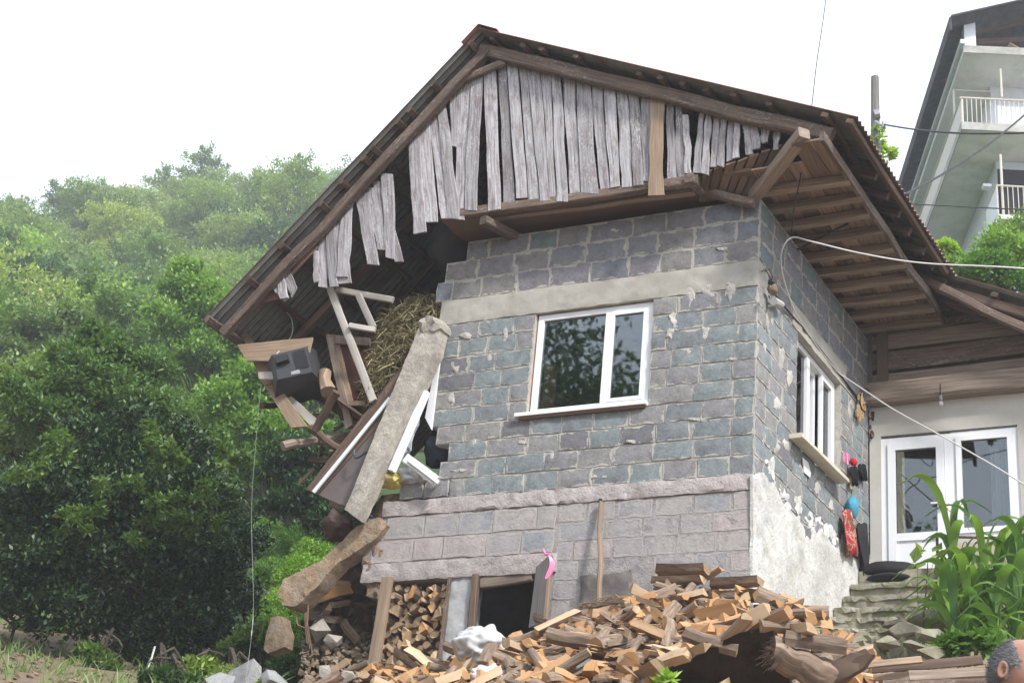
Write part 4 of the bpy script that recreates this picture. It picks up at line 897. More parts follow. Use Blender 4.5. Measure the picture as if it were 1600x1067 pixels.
# collapsed attic floor behind
mb = MB()
for k in range(6):
    plank(mb, G(500, 600 + k * 3, -.05 + k * .22), G(500, 600 + k * 3, .14 + k * .22), G(640, 700, -.05 + k * .22), G(640, 700, .14 + k * .22), .03, 3, .006, dv=-Z * .03)
one('sagging_floor', mb, M['board'], 'sagging dark attic floor boards beneath the hay and cabinet', 'floor boards')
# television
tv = empty('television', G(478, 615, -.05), 'old bulky black television tipped at the edge of the collapsed attic', 'television')
ax = (G(540, 560, -.1) - G(440, 590, -.35)).normalized(); up_ = (Z * .93 - ax * .12 + A * .2).normalized(); up_ = (up_ - ax * up_.dot(ax)).normalized(); dp = ax.cross(up_); dp = dp if dp.dot(nF) > 0 else -dp
cT = G(466, 580, -.12)
def tvp(a, b_, c): return cT + (ax * a + up_ * b_ + dp * c) * 1.22
mb = MB(); f0 = [(-.27, -.2), (.2, -.23), (.22, .17), (-.25, .2)]; f1 = [(-.21, -.15), (.14, -.18), (.15, .13), (-.19, .15)]
rings = [([(x * 1.0, y) for x, y in f0], -.2), (f0, -.02), ([(x * .96, y * .94) for x, y in f0], .02), (f1, .16), ([(x * .9, y * .9) for x, y in f1], .18)]
vs = [tvp(x, y, c) for r_, c in rings for x, y in r_]; fs = [(3, 2, 1, 0), tuple(range(16, 20))]
for k in range(4):
    for i in range(4): fs.append((k * 4 + i, k * 4 + (i + 1) % 4, k * 4 + 4 + (i + 1) % 4, k * 4 + 4 + i))
mb.add(vs, fs); build('body', mb, M_plain('charcoal_plastic', (.045, .045, .05), .5, .4, 0, .3), tv)
mb = MB()
for i in range(9):
    x = .0 + i * .014; box8(mb, [tvp(x, -.1, .165), tvp(x + .007, -.1, .165), tvp(x + .007, .1, .165), tvp(x, .1, .165), tvp(x, -.1, .188), tvp(x + .007, -.1, .188), tvp(x + .007, .1, .188), tvp(x, .1, .188)])
build('vent_grille', mb, M['black'], tv)
mb = MB(); box8(mb, [tvp(-.17, .0, .15), tvp(-.04, .0, .16), tvp(-.04, .1, .165), tvp(-.17, .1, .155), tvp(-.16, .01, .23), tvp(-.05, .01, .23), tvp(-.05, .08, .23), tvp(-.16, .08, .23)]); build('tube_cover', mb, M['black'], tv)
mb = MB(); box8(mb, [tvp(-.26, -.19, -.2), tvp(.19, -.22, -.2), tvp(.2, .16, -.2), tvp(-.24, .19, -.2), tvp(-.22, -.15, -.215), tvp(.16, -.18, -.215), tvp(.17, .13, -.215), tvp(-.21, .16, -.215)]); build('screen', mb, M_plain('dark_screen_glass', (.02, .022, .02), .1, .5), tv)
mb = MB(); box8(mb, [tvp(-.07, -.14, .165), tvp(.03, -.15, .165), tvp(.03, -.09, .17), tvp(-.07, -.09, .17), tvp(-.06, -.13, .185), tvp(.02, -.14, .185), tvp(.02, -.1, .187), tvp(-.06, -.1, .187)]); build('socket_panel', mb, M['steel'], tv)
mb = MB(); tube(mb, curve_pts([G(447, 487, .1), G(456, 500, .05), G(455, 525, 0), tvp(-.15, .18, .1)], 6), .006, 5); one('aerial_wire', mb, M['cablew'], 'thin pale wire curling down to the old television', 'wire')
# cabinet door
cb = empty('cabinet', G(548, 630, .2), 'dark red wooden cabinet door leaning behind the grey window frame', 'cabinet')
def CB(x, y, v=.08): return G6(x, y, v)
def cpl(n, a, b_, c, d, m, v, th=.04):
    mb = MB(); plank(mb, CB(*a, v), CB(*b_, v), CB(*c, v), CB(*d, v), th, 4, .002, jag=.002); return build(n, mb, M[m], cb)
cpl('side_panel', (292, 338), (318, 340), (375, 720), (400, 700), 'joist', .02)
cpl('stile', (322, 362), (345, 362), (378, 612), (404, 610), 'tan', .06); cpl('door_panel', (345, 362), (470, 372), (402, 600), (486, 580), 'mahog', .08)
cpl('inset_panel', (375, 400), (450, 405), (415, 565), (470, 550), 'mahog', .055, .02); cpl('top_rail', (290, 325), (470, 340), (296, 362), (470, 372), 'joist', .03); cpl('bottom_rail', (365, 598), (455, 604), (372, 622), (452, 622), 'tan', .04)
wf = empty('window_frame', G(584, 625, -.15), 'old grey painted wooden window frame hanging in the collapsed gable', 'window frame')
def wpl(n, a, b_, wd, v0=-.28, v1=-.2):
    mb = MB(); beam(mb, CB(*a, v0), CB(*b_, v1), wd, .04, nF, 4, .003); return build(n, mb, M['palewood'], wf)
wpl('stile', (308, 128), (488, 605), .085, -.3, -.15); wpl('rail', (335, 140), (572, 184), .07); wpl('stile', (428, 162), (490, 300), .07); wpl('rail', (388, 290), (498, 308), .06)
# rolled cardboard, sack cloth, hay
mb = MB(); tube(mb, [CB(290, 480, -.1), CB(285, 520, -.12), CB(300, 565, -.14)], .07, 9, 0, .09, .4); one('cardboard_roll', mb, M['tan'], 'crumpled tan cardboard roll right of the old television', 'cardboard')
mb = MB(); blob(mb, G(712, 382, .35), .3, .25, .42, sub=3, amp=.35, fr_=2.2); one('dark_sack', mb, M_plain('dark_sackcloth', (.045, .042, .045), .9, .2, 0, .4), 'dark sack bulging under the gable above the hay', 'sack', smooth=True)
mb = MB(); hpx = [(600, 492), (650, 462), (690, 460), (694, 490), (680, 510), (650, 540), (615, 570), (600, 605), (574, 632), (568, 600), (585, 550)]
hp = [(x, y) for x, y in hpx]
k = 0; hv = []; hf = []
while k < 5200:
    x, y = rnd(560, 700), rnd(452, 640)
    if not inpoly(x, y, hp): continue
    k += 1; v = .1 + .5 * (random.random() ** 1.5) - .25 * (y - 450) / 200; p = G(x, y, v); d = V((random.gauss(0, 1), random.gauss(0, .7), random.gauss(0, .8) - .35)).normalized(); l = rnd(.06, .22); s = d.cross(V((random.gauss(0, 1), random.gauss(0, 1), random.gauss(0, 1)))).normalized() * rnd(.0025, .006)
    q = p + d * l * .55 - Z * l * .1; e = p + d * l - Z * l * .3
    mb.add([p - s, p + s, q + s, q - s, e], [(0, 1, 2, 3), (3, 2, 4)])
m_, t, b = mat('dry_hay'); ge = N(t, 'ShaderNodeNewGeometry'); done(t, b, ramp(t, ge.outputs['Random Per Island'], [(0, (.07, .055, .025)), (.5, (.2, .165, .08)), (.85, (.34, .3, .16)), (1, (.5, .45, .27))]), .8)
hay = build('hay_heap', mb, m_); tag(hay, 'heap of dry hay spilling from the collapsed attic', 'hay', kind='stuff')
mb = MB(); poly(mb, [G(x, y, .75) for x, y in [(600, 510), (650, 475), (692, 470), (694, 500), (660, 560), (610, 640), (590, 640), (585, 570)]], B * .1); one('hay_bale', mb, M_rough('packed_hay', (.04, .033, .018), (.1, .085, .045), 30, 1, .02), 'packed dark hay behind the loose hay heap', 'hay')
# leaning broken concrete column, fallen floor panel
mb = MB(); chunk(mb, [G(654, 512, -.28), G(688, 512, -.28), G(680, 548, -.28), G(622, 668, -.33), G(556, 808, -.38), G(536, 795, -.38), G(546, 772, -.38), G(600, 640, -.33)], B * .17, 0, .008, 4); one('broken_column', mb, M['conc'], 'broken concrete column leaning across the collapsed corner', 'column')
mb = MB(); chunk(mb, [G(652, 500, -.3), G(666, 492, -.3), G(686, 496, -.3), G(690, 512, -.3), G(672, 522, -.3), G(654, 516, -.3)], B * .2, 0, .03, 4); one('rubble_lump', mb, M['conc'], 'crumbling rubble lump on top of the leaning column', 'rubble')
fp = empty('fallen_floor_panel', G(540, 790, .1), 'fallen brown floor panel with a white strip behind the leaning column', 'panel')
mb = MB(); poly(mb, [G(x, y, vv) for x, y, vv in [(478, 764, -.12), (600, 606, -.12), (640, 556, -.1), (660, 556, -.1), (640, 610, -.1), (496, 772, -.12)]], B * .05); build('edge_board', mb, M['redwood'], fp)
mb = MB(); poly(mb, [G(x, y, -.1) for x, y in [(496, 772), (606, 624), (660, 580), (672, 600), (600, 720), (548, 792), (532, 788)]], B * .03); build('panel_sheet', mb, M_plain('grey_brown_panel', (.16, .135, .13), .6, .3, 0, .4), fp)
mb = MB(); beam(mb, G(490, 769, -.16), G(610, 622, -.16), .045, .02, nF, 4, .002); build('white_strip', mb, M['pvc'], fp)
# white profiles, plastic, bags
for i, (a, b_, wd, v, lab) in enumerate([((612, 736), (666, 612), .075, -.22, 'long white window profile standing beside the leaning column'), ((634, 716), (682, 752), .11, -.16, 'short thick white window profile above the rubbish bags')]):
    mb = MB(); beam(mb, G(*a, v), G(*b_, v + .06), wd, .06, nF, 2, .0); beam(mb, G(a[0] + 4, a[1] + 2, v - .035), G(b_[0] + 4, b_[1] + 2, v + .02), wd * .35, .03, nF, 2, .0); one('window_profile', mb, M['pvc'], lab, 'profile')
mb = MB(); poly(mb, [G(685, 545, -.03), G(689, 548, -.03), G(674, 671, -.03), G(664, 652, -.03)], B * .02); one('white_panel_strip', mb, M['pvc'], 'thin white panel strip hanging along the broken wall edge', 'panel strip')
mb = MB(); n_ = 8
for r_, (pa, pb, v) in enumerate([((642, 640), (668, 618), -.12), ((625, 710), (664, 690), -.02)]): pass
Lp = [G(668 - 4 * i + 2 * math.sin(i * 2), 612 + 13 * i, .0 + .05 * math.sin(i * 1.7)) for i in range(9)]; Rp = [G(646 - 3 * i + 3 * math.sin(i * 1.3), 640 + 10 * i, -.04 + .05 * math.cos(i * 2.1)) for i in range(9)]
strip(mb, Lp, Rp, B * .012); one('plastic_sheet', mb, M['plastic'], 'crumpled pale blue plastic sheet beside the white profiles', 'plastic sheet')
mb = MB(); blob(mb, G(606, 751, -.08), .17, .14, .085, sub=3, amp=.45, fr_=2.4, ang=1.5); one('yellow_bag', mb, M['yellow'], 'yellow printed plastic bag on the wall stub', 'bag')
mb = MB(); blob(mb, G(648, 742, -.02), .2, .14, .1, sub=3, amp=.45, fr_=2.4, ang=1.5); one('white_bag', mb, M['plastic'], 'crumpled white plastic bag beside the yellow bag', 'bag')
mb = MB(); blob(mb, G(690, 700, .25), .2, .2, .25, sub=3, amp=.3, ang=1); one('clothes_bundle', mb, M_plain('dark_blue_bundle', (.03, .035, .05), .9), 'dark bundle inside the hole in the wall', 'bundle')
mb = MB()
for k in range(6): tube(mb, curve_pts([G(586 - k, 770, -.1), G(578 - k * 2, 785 + k * 2, -.12), G(572 + k * 2, 800 + rnd(0, 10), -.1)], 4), .005, 5)
one('cable_tangle', mb, M_plain('blue_cable', (.12, .2, .4), .5), 'tangle of thin bluish cables hanging under the yellow bag', 'cables')
mb = MB(); tube(mb, curve_pts([G(553, 703, -.2), G(556, 716, -.22), G(574, 706, -.2), G(574, 716, -.2)], 4), .012, 6); one('metal_bracket', mb, M_plain('blue_black_metal', (.03, .04, .07), .4), 'dark blue metal bracket against the fallen panel', 'bracket')
# fallen ring beam with hanging lump
mb = MB(); chunk(mb, [G(x, y, -.3 if x < 520 else -.12) for x, y in [(434, 928), (442, 905), (500, 868), (560, 822), (590, 806), (604, 818), (588, 838), (530, 880), (478, 925), (458, 944), (440, 944)]], B * .2, 0, .018, 4); rb = one('ring_beam', mb, M['mudconc'], 'muddy broken ring beam sagging from the lower left of the wall', 'concrete beam')
mb = MB(); chunk(mb, [G(x, y, -.3) for x, y in [(422, 964), (440, 962), (447, 990), (444, 1010), (418, 1019), (410, 1012), (416, 985)]], B * .14, 0, .014, 4); one('concrete_lump', mb, M['mudconc'], 'lump of muddy concrete dangling on a bent iron rod', 'concrete lump')
mb = MB(); tube(mb, [G(434, 938, -.2), G(434, 952, -.22), G(433, 966, -.22)], .007, 5)
tube(mb, curve_pts([G(463, 930, -.1), G(464, 970, -.1), G(470, 978, -.1), G(480, 975, -.1), G(481, 925, -.1)], 5), .007, 5)
for k in range(3): tube(mb, curve_pts([G(478 + k * 3, 930, 0), G(476 + k * 2, 965, -.05), G(480 + k * 4, 1005 + k * 8, -.05)], 5), .005, 5)
one('reinforcing_rods', mb, M_plain('rusty_iron', (.22, .15, .09), .8), 'bent rusty iron rods dangling from the muddy ring beam', 'iron rods')
mb = MB(); blob(mb, G(527, 824, .0), .17, .2, .17, sub=3, amp=.4, ang=1); one('brown_cloth', mb, M_plain('brown_leather_cloth', (.06, .035, .028), .6), 'dark brown crumpled cloth above the muddy beam', 'cloth')
# earth bank and tumbled wood in the hollow under the ring beam
mb = MB(); chunk(mb, [G(x, y, .9) for x, y in [(470, 1100), (478, 960), (500, 905), (560, 850), (600, 850), (620, 1100)]], B * .5, 0, .12, 4); one('earth_bank', mb, M['earth'], 'dark brown earth bank in the hollow left of the stacked firewood', 'earth bank')
mb = MB(); beam(mb, G(606, 902, -.16), G(580, 1062, -.24), .125, .05, nF, 6, .006); one('wooden_post', mb, M['tan'], 'tall upright tan plank propped left of the stacked firewood', 'post')
mb = MB(); beam(mb, G(703, 902, -.04), G(687, 1030, -.04), .03, .05, nF, 4, .004); build('edge_batten', mb, M['oldwood'], house)
# basement doorway
mb = MB(); beam(mb, G(744, 898, -.01), G(737, 990, -.01), .07, .07, nF, 4, .008); build('door_jamb', mb, M['redwood'], house)
mb = MB(); beam(mb, G(752, 911, .03), G(832, 899, .03), .11, .06, nF, 3, .004); build('door_head', mb, M['joist'], house)
mb = MB(); plank(mb, G(838, 886, -.06), G(859, 866, -.36), G(826, 980, -.06), G(850, 972, -.36), .03, 5, .002, dv=A * -.03, jag=.006); build('basement_door', mb, M['greydoor'], house)
mb = MB(); beam(mb, G(861, 868, -.38), G(853, 968, -.38), .03, .045, nF, 3, .002); build('door_edge', mb, M['tan'], house)
mb = MB(); tube(mb, curve_pts([G(849, 858, -.4), G(853, 866, -.44), G(858, 864, -.44)], 4), .012, 6)
Lp = [G(855 + 4 * math.sin(i * .55), 864 + 5 * i, -.42) for i in range(9)]; Rp = [G(858 + 8 * math.sin(i * .42), 864 + 5 * i, -.40) for i in range(9)]
strip(mb, Lp, Rp, B * .012); one('pink_ribbon', mb, M['pink'], 'bright pink ribbon tied to the open basement door', 'ribbon')
mb = MB(); beam(mb, G(856, 945, -.3), G(853, 968, -.32), .03, .02, nF, 2); one('wood_scrap', mb, M['orange'], 'small orange wood scrap right of the open basement door', 'wood scrap')
# pole against the wall and twig bundle
mb = MB(); p0, p1 = G(937, 950, -.3), G(938, 784, -.06); tube(mb, [p0.lerp(p1, i / 8) + A * .008 * math.sin(i * 1.4) for i in range(9)], .028, 8, 0, .021, .2); st = one('leaning_pole', mb, M['tan'], 'thin bare wooden pole leaning upright against the lower wall', 'pole')
mb = MB(); tube(mb, [p1, p1 + Z * .03], .02, 8); build('tip', mb, M['black'], st)
mb = MB()
for k in range(90):
    a = G(902 + rnd(0, 30), 950 + rnd(-8, 8), -.55 + rnd(-.1, .1)); e = G(955 + rnd(0, 36), 942 + rnd(-14, 8), -.5 + rnd(-.15, .1)); tube(mb, [a, a.lerp(e, .5) + Z * rnd(-.02, .03), e], rnd(.003, .007), 4, 0, .002)
one('twig_bundle', mb, M['tan'], 'bundle of thin dry twigs lying on the firewood below the pole', 'twigs')

# ---------------------------------------------------------------- firewood
M['split'] = M_wood('split_wood_face', [(.25, (.42, .28, .165)), (.5, (.6, .43, .28)), (.8, (.72, .56, .4))], gs=(2, 34, 34), dark=.2, wide=(.6, 1.18), tan=(.84, (.32, .15, .06), (.55, .3, .12)))
M['end'] = M_wood('log_end_grain', [(.25, (.36, .24, .14)), (.5, (.52, .37, .225)), (.8, (.64, .49, .32))], gs=(14, 14, 14), dark=.3, wide=(.55, 1.15), tan=(.76, (.34, .17, .07), (.56, .32, .14)))
M['logbark'] = M_wood('log_bark', [(.3, (.1, .07, .05)), (.55, (.26, .19, .14)), (.8, (.43, .35, .27))], gs=(5, 30, 30), dark=.25, bs=1.0, wide=(.7, 1.3))
def log_mesh(kind):
    L_ = rnd(.3, .46); r = rnd(.06, .1); mb = MB()
    if kind == 'round':
        r = rnd(.03, .055); sec = [(math.cos(a) * r, math.sin(a) * r, 1) for a in np.linspace(0, 2 * math.pi, 10)[:-1]]
    else:
        ang = {'half': 3.0, 'quarter': 1.7, 'wedge': 1.1, 'slab': 2.4}[kind]; ca = 5; sec = []
        for i in range(ca): a = -ang / 2 + ang * i / (ca - 1); sec.append((math.cos(a) * r, math.sin(a) * r, 1))
        sec.append((rnd(-.15, .2) * r, rnd(.05, .25) * r, 0)); 
        if kind == 'slab': sec.append((r * .2, -r * .5, 0))
    n = len(sec); segs = 3; vs = []; fs = []; mi = []; uvs = []; sd = rnd(0, 99); cx_ = sum(s[0] for s in sec) / n; cy_ = sum(s[1] for s in sec) / n
    for i in range(segs + 1):
        a = i / segs; bx, by = .25 * r * nz((sd, a * 1.5, 1)), .25 * r * nz((sd, a * 1.5, 4))
        for q, (x, y, bk) in enumerate(sec):
            k = 1 + .2 * nz((sd + q * 1.7, a * 2, 0)); vs.append(V((L_ * (a - .5) + (.03 * nz((sd, q, i)) if i in (0, segs) else 0), (x - cx_) * k + bx, (y - cy_) * k + by)))
    for i in range(segs):
        for q in range(n):
            q2 = (q + 1) % n; fs.append((i * n + q, i * n + q2, i * n + n + q2, i * n + n + q)); mi.append(1 if sec[q][2] and sec[q2][2] else 0)
            l0, l1, c0, c1 = i * L_ / segs, (i + 1) * L_ / segs, q * .05, q * .05 + .05; uvs.append([(l0, c0), (l0, c1), (l1, c1), (l1, c0)])
    e = [(vs[q].y, vs[q].z) for q in range(n)]
    fs += [tuple(range(n - 1, -1, -1)), tuple(range(segs * n, segs * n + n))]; mi += [2, 2]; uvs += [e[::-1], e]
    mb.add(vs, fs, mi, uvs); return mb
LOGM = []
for kind in ['half', 'quarter', 'quarter', 'wedge', 'wedge', 'slab', 'quarter', 'half', 'wedge', 'round', 'slab', 'quarter', 'round', 'wedge']:
    mb = log_mesh(kind); me = mesh_of('firewood', mb, [M['split'], M['logbark'], M['end']]); b = bmesh.new(); b.from_mesh(me); bmesh.ops.recalc_face_normals(b, faces=b.faces); b.to_mesh(me); b.free(); LOGM.append((kind, me, mb))
def fire(i, loc, rot, sc, label, group):
    o = bpy.data.objects.new('firewood', LOGM[i][1]); COL.objects.link(o); o.location = loc; o.rotation_mode = 'QUATERNION'; o.rotation_quaternion = rot; o.scale = (sc, sc, sc); return tag(o, label, 'firewood', group)
def rotq(xdir, roll):
    d, s, t_ = frame(xdir); return Matrix((d, s, t_)).transposed().to_quaternion() @ Euler((roll, 0, 0)).to_quaternion()
# neat stack in the opening
rowz = 0; z = fu(640, 1040)[1] - .02; nst = 0
while z < 6.72:
    u = PU1 + .06 + rnd(0, .05); 
    while u < SU1 + .06:
        i = random.choice([k for k in range(14) if LOGM[k][0] != 'slab']); 
        if nst < 135: fire(i, H(u, .2 + rnd(-.05, .05), z + rnd(-.015, .015)), rotq(B + A * rnd(-.12, .12) + Z * rnd(-.08, .08), rnd(0, 6.28)), rnd(.72, 1.0), f"{ {'half': 'half round', 'quarter': 'quarter cut', 'wedge': 'wedge', 'round': 'small round'}[LOGM[i][0]] } log end {'low' if z < 6.2 else 'midway' if z < 6.48 else 'high'} in the neat stack {'beside the pillar' if u < PU1 + .3 else 'centre' if u < PU1 + .6 else 'beside the plank post'}", 'logs in the neat stack'); nst += 1
        u += rnd(.085, .115)
    z += rnd(.07, .085)
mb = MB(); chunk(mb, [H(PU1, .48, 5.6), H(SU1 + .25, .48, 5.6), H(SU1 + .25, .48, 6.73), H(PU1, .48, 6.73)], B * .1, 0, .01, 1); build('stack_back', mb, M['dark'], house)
# heap down the slope
TOP = [(455, 1075), (500, 1058), (560, 1045), (640, 1042), (700, 1030), (760, 1012), (800, 995), (830, 985), (870, 968), (905, 955), (960, 938), (1000, 928), (1040, 905), (1075, 905), (1110, 925), (1150, 922), (1200, 932), (1240, 945), (1275, 975), (1300, 998), (1340, 1020), (1390, 1050), (1420, 1070)]
tu = []; tz = []
for x, y in TOP: a = fu(x, y, -.45); tu.append(a[0]); tz.append(a[1])
tu, tz = np.array(tu)[::-1], np.array(tz)[::-1]
def heap(u, o): return float(np.interp(u, tu, tz)) - .10 - .70 * (o - .45)
mb = MB(); nu, no = 40, 22; U0, U1 = tu[0] - .3, tu[-1] + .4
for j in range(no + 1):
    for i in range(nu + 1):
        u = U0 + (U1 - U0) * i / nu; o = .02 + 3.6 * j / no; mb.v.append(H(u, -o, heap(u, max(o, .3)) - .14 + .05 * nz((u * 4, o * 4, 1))))
for j in range(no):
    for i in range(nu): a = j * (nu + 1) + i; mb.f.append((a, a + 1, a + nu + 2, a + nu + 1)); mb.m.append(0); mb.uv.append(None)
tag(build('rubble_slope', mb, M['earth']), kind='structure')
def heaplog(label=None, lift=0, u=None, o=None, as_mesh=None, xd=None, i=None, sc=None):
    i = random.randrange(14) if i is None else i
    d = xd or V((math.cos(a_ := rnd(0, 6.28)), math.sin(a_), 0)); sl = V((0, 0, 0)); d = d + Z * rnd(-.6, .6) - nF * 0
    if xd is None: d.z += -.55 * d.dot(nF) / max(.3, d.length)
    loc = H(u, -o, heap(u, o) + lift); q = rotq(d, rnd(0, 6.28)); s = sc or rnd(.66, 1.08)
    if as_mesh is not None:
        mw = Matrix.LocRotScale(loc, q, V((s, s, s))); src = LOGM[i][2]; as_mesh.add([mw @ p for p in src.v], src.f, list(src.m), src.uv)
    else: fire(i, loc, q, s, label, 'firewood logs in the tumbled heap')
under = MB()
for k in range(950):
    u, o = rnd(tu[0] + .1, tu[-1]), .25 + 2.7 * random.random()
    heaplog(u=u, o=o, lift=rnd(-.09, .05), as_mesh=under)
tag(build('firewood_layer', under, [M['split'], M['logbark'], M['end']]), 'lower layer of tumbled split firewood under the loose logs', 'firewood', kind='stuff')
zones = lambda u, o: ('high in the heap' if o < .9 else 'halfway down the heap' if o < 1.7 else 'low in the heap')
KL = {'half': 'half round split log', 'quarter': 'chunky split log with a bark side', 'wedge': 'narrow wedge shaped split log', 'slab': 'broad flat split log', 'round': 'thin round unsplit log'}
done_ = []; tries = 0
while len(done_) < 138 and tries < 6000:
    tries += 1; u, o = rnd(tu[0] + .15, tu[-1] - .1), .25 + 2.3 * random.random()
    if 0 and o: continue
    if all((u - a) ** 2 + (o - b_) ** 2 > .145 ** 2 for a, b_ in done_):
        done_.append((u, o)); i = random.randrange(14); side = 'left of the pillar' if u > PU1 else 'below the doorway' if u > 1.6 else 'in the middle' if u > .2 else 'at the right end'
        heaplog(f'{KL[LOGM[i][0]]} {zones(u, o)} {side}', rnd(.04, .14) if u > .1 else rnd(-.04, .04), u, o, i=i)
# a few logs stacked against the wall
for x, y, s, xd, i, lab in [(1066, 893, 1.15, A, 0, 'pale topmost split log of the little pile against the wall'), (1060, 908, 1.1, A, 7, 'second log down of the little pile against the wall'), (1052, 922, .9, nF, 8, 'dark log end under the little pile against the wall'), (1150, 913, 1.1, A, 0, 'reddish barked half log by the house corner'), (1135, 935, 1.5, A, 7, 'thick brown log lying below the house corner')]:
    fire(i, G(x, y, -.38), rotq(xd + Z * rnd(-.05, .05), 1.6), s, lab, None)
# slab of dark board and barked trunk at the right front
mb = MB(); poly(mb, [G(x, y, v) for x, y, v in [(985, 1085, -2.35), (1050, 1040, -2.4), (1155, 988, -2.4), (1205, 978, -2.4), (1225, 1010, -2.25), (1240, 1100, -1.9), (1000, 1100, -1.9)]], B * .05); one('hollow_shade_board', mb, M_rough('board_in_painted_shade', (.025, .02, .015), (.07, .055, .04), 8, .5, .01), 'board painted dark for the shaded hollow under the right end of the firewood heap', 'board')  # the shaded hollow below the heap is put into this board's colour
mb = MB(); beam(mb, G(990, 1072, -2.34), G(1195, 980, -2.2), .03, .05, nF, 5, .008); one('board_edge', mb, M['tan'], 'thin pale edge strip along the dark board', 'wood strip')
tk = empty('tree_trunk', G(1250, 1060, -2.3), 'fibrous tree trunk with a frayed end at the right of the heap', 'tree trunk')
mb = MB(); a, b_ = G(1206, 1012, -2.36), G(1300, 1064, -2.1); tube(mb, [a.lerp(b_, i / 12) + Z * .012 * math.sin(i * 1.3) for i in range(13)], .105, 18, 0, .14, .35); build('trunk', mb, M['logbark'], tk)
mb = MB(); ad = (a - b_).normalized()
for k in range(300):
    q = V((random.gauss(0, 1), random.gauss(0, 1), random.gauss(0, 1))).normalized(); q = q - ad * q.dot(ad); p = a + q * .1 * rnd(.1, 1) - ad * rnd(0, .12); e = p + ad * rnd(.03, .1) + q * rnd(0, .06) - Z * rnd(0, .1); tube(mb, [p, p.lerp(e, .5) + q * .01, e], .004, 4, 0, .0012)
build('frayed_fibres', mb, M['redwood'], tk)
for i, (pts_, v, m, lab) in enumerate([([(1255, 1060), (1330, 1018), (1362, 1022), (1350, 1040), (1262, 1092)], -2.2, 'redwood', 'brown bark slab leaning at the right end of the heap'), ([(1310, 1030), (1352, 1012), (1364, 1024), (1330, 1050)], -2.0, 'redwood', 'curled bark piece above the brown bark slab')]):
    mb = MB(); chunk(mb, [G(x, y, v) for x, y in pts_], B * .06, 0, .015, 3); one('bark_slab', mb, M[m], lab, 'bark')
for i, (x0, y0, x1, y1, wd, m, lab) in enumerate([(1362, 1046, 1535, 1030, .07, 'redwood', 'reddish rough board lying behind the man'), (1365, 1058, 1540, 1044, .05, 'tan', 'pale split board lying behind the man'), (1380, 1070, 1545, 1060, .08, 'oldwood', 'weathered board lowest behind the man'), (1350, 1040, 1440, 1030, .05, 'tan', 'short pale board at the right foot of the heap'), (1420, 1055, 1560, 1050, .07, 'joist', 'long grey brown board beside the corn foot')]):
    mb = MB(); beam(mb, G(x0, y0, -1.6 - i * .08), G(x1, y1, -1.4 - i * .08), wd, .03, nF, 5, .012); one('board', mb, M[m], lab, 'board')
# chips and crumbs of wood, bark and plaster over heap and hollow
mb = MB(); m2 = MB()
for k in range(1500):
    u, o = rnd(tu[0], tu[-1] + .3), rnd(.2, 2.8); p = H(u, -o, heap(u, o) + rnd(-.02, .09)); rock(mb, p, rnd(.012, .035), n=7, sc=(2.2, .8, .4), mi=random.choice((0, 0, 1)))
for k in range(420):
    f_ = rnd(0, 1); rock(m2, G(rnd(470, 600), 1075 - 75 * f_, -.8 + 1.4 * f_ + rnd(-.1, .1)), rnd(.012, .05), n=8)
tag(build('wood_chips', mb, [M['split'], M['logbark']]), 'wood chips and bark crumbs scattered over the firewood heap', 'wood chips', kind='stuff')
tag(build('rubble_crumbs', m2, M['mudconc']), 'crumbs of muddy rubble in the hollow under the ring beam', 'rubble', kind='stuff')
for k, (x, y) in enumerate([(1020, 1050), (1052, 1030), (1085, 1018), (1110, 1002), (1140, 992), (1165, 980), (1195, 975), (1225, 978), (1250, 985), (1275, 1000), (1130, 1012), (1235, 1005)]):
    i = (0, 1, 4, 7, 2, 11, 5, 3, 6, 0, 13, 8)[k]; fire(i, G(x, y - 2, -2.45 + .02 * k), rotq(A * rnd(.4, 1) + nF * rnd(-.9, .9) + Z * rnd(-.3, .3), rnd(0, 6)), rnd(.9, 1.15), f"{KL[LOGM[i][0]]}, number {k + 1} from the left along the rim of the dark board" if False else f"{KL[LOGM[i][0]]} on the rim of the dark board", 'logs along the dark board')
# sacks, stones
for x, y, v, rx, rz, lab in [(750, 1012, -.7, .24, .2, 'white woven sack bulging before the basement doorway'), (768, 1064, -1.6, .16, .13, 'second white sack half buried in the front logs')]:
    mb = MB(); blob(mb, G(x, y, v), rx, .2, rz, sub=5, amp=.26, fr_=1.9); [q.__iadd__((A * .6 + Z * .5) * .012 * math.sin(22 * (q.z + .6 * nz(q * 2.2)))) for q in mb.v]; one('white_sack', mb, M['sack'], lab, 'sack', smooth=True)
for x, y, v, r, lab in [(908, 1062, -2.1, .19, 'pale angular stone in front of the firewood heap'), (385, 1058, -1.0, .2, 'grey boulder at the foot of the dark shrub'), (425, 1066, -1.0, .15, 'smaller grey stone right of the boulder'), (500, 985, .25, .13, 'beige stone in the hollow beside the plank post'), (520, 1000, .2, .11, 'pinkish stone lower in the hollow'), (345, 1072, -1.2, .18, 'grey stone left of the boulder'), (508, 1050, -.6, .09, 'small beige stone left of the plank post'), (545, 1058, -.7, .08, 'small pale stone before the plank post')]:
    mb = MB(); rock(mb, G(x, y, v), r); one('stone', mb, M['rock'] if r > .14 else M['conc'], lab, 'stone')
for k in range(9):
    x, y = rnd(486, 560), rnd(905, 1000); i = random.randrange(14); fire(i, G(x, y, .45 + rnd(-.1, .2)), rotq(V((rnd(-1, 1), rnd(-1, .2), rnd(-.5, .5))), rnd(0, 6)), rnd(.8, 1.2), 'dusty split log tumbled in the dark hollow under the ring beam', 'logs in the dark hollow')
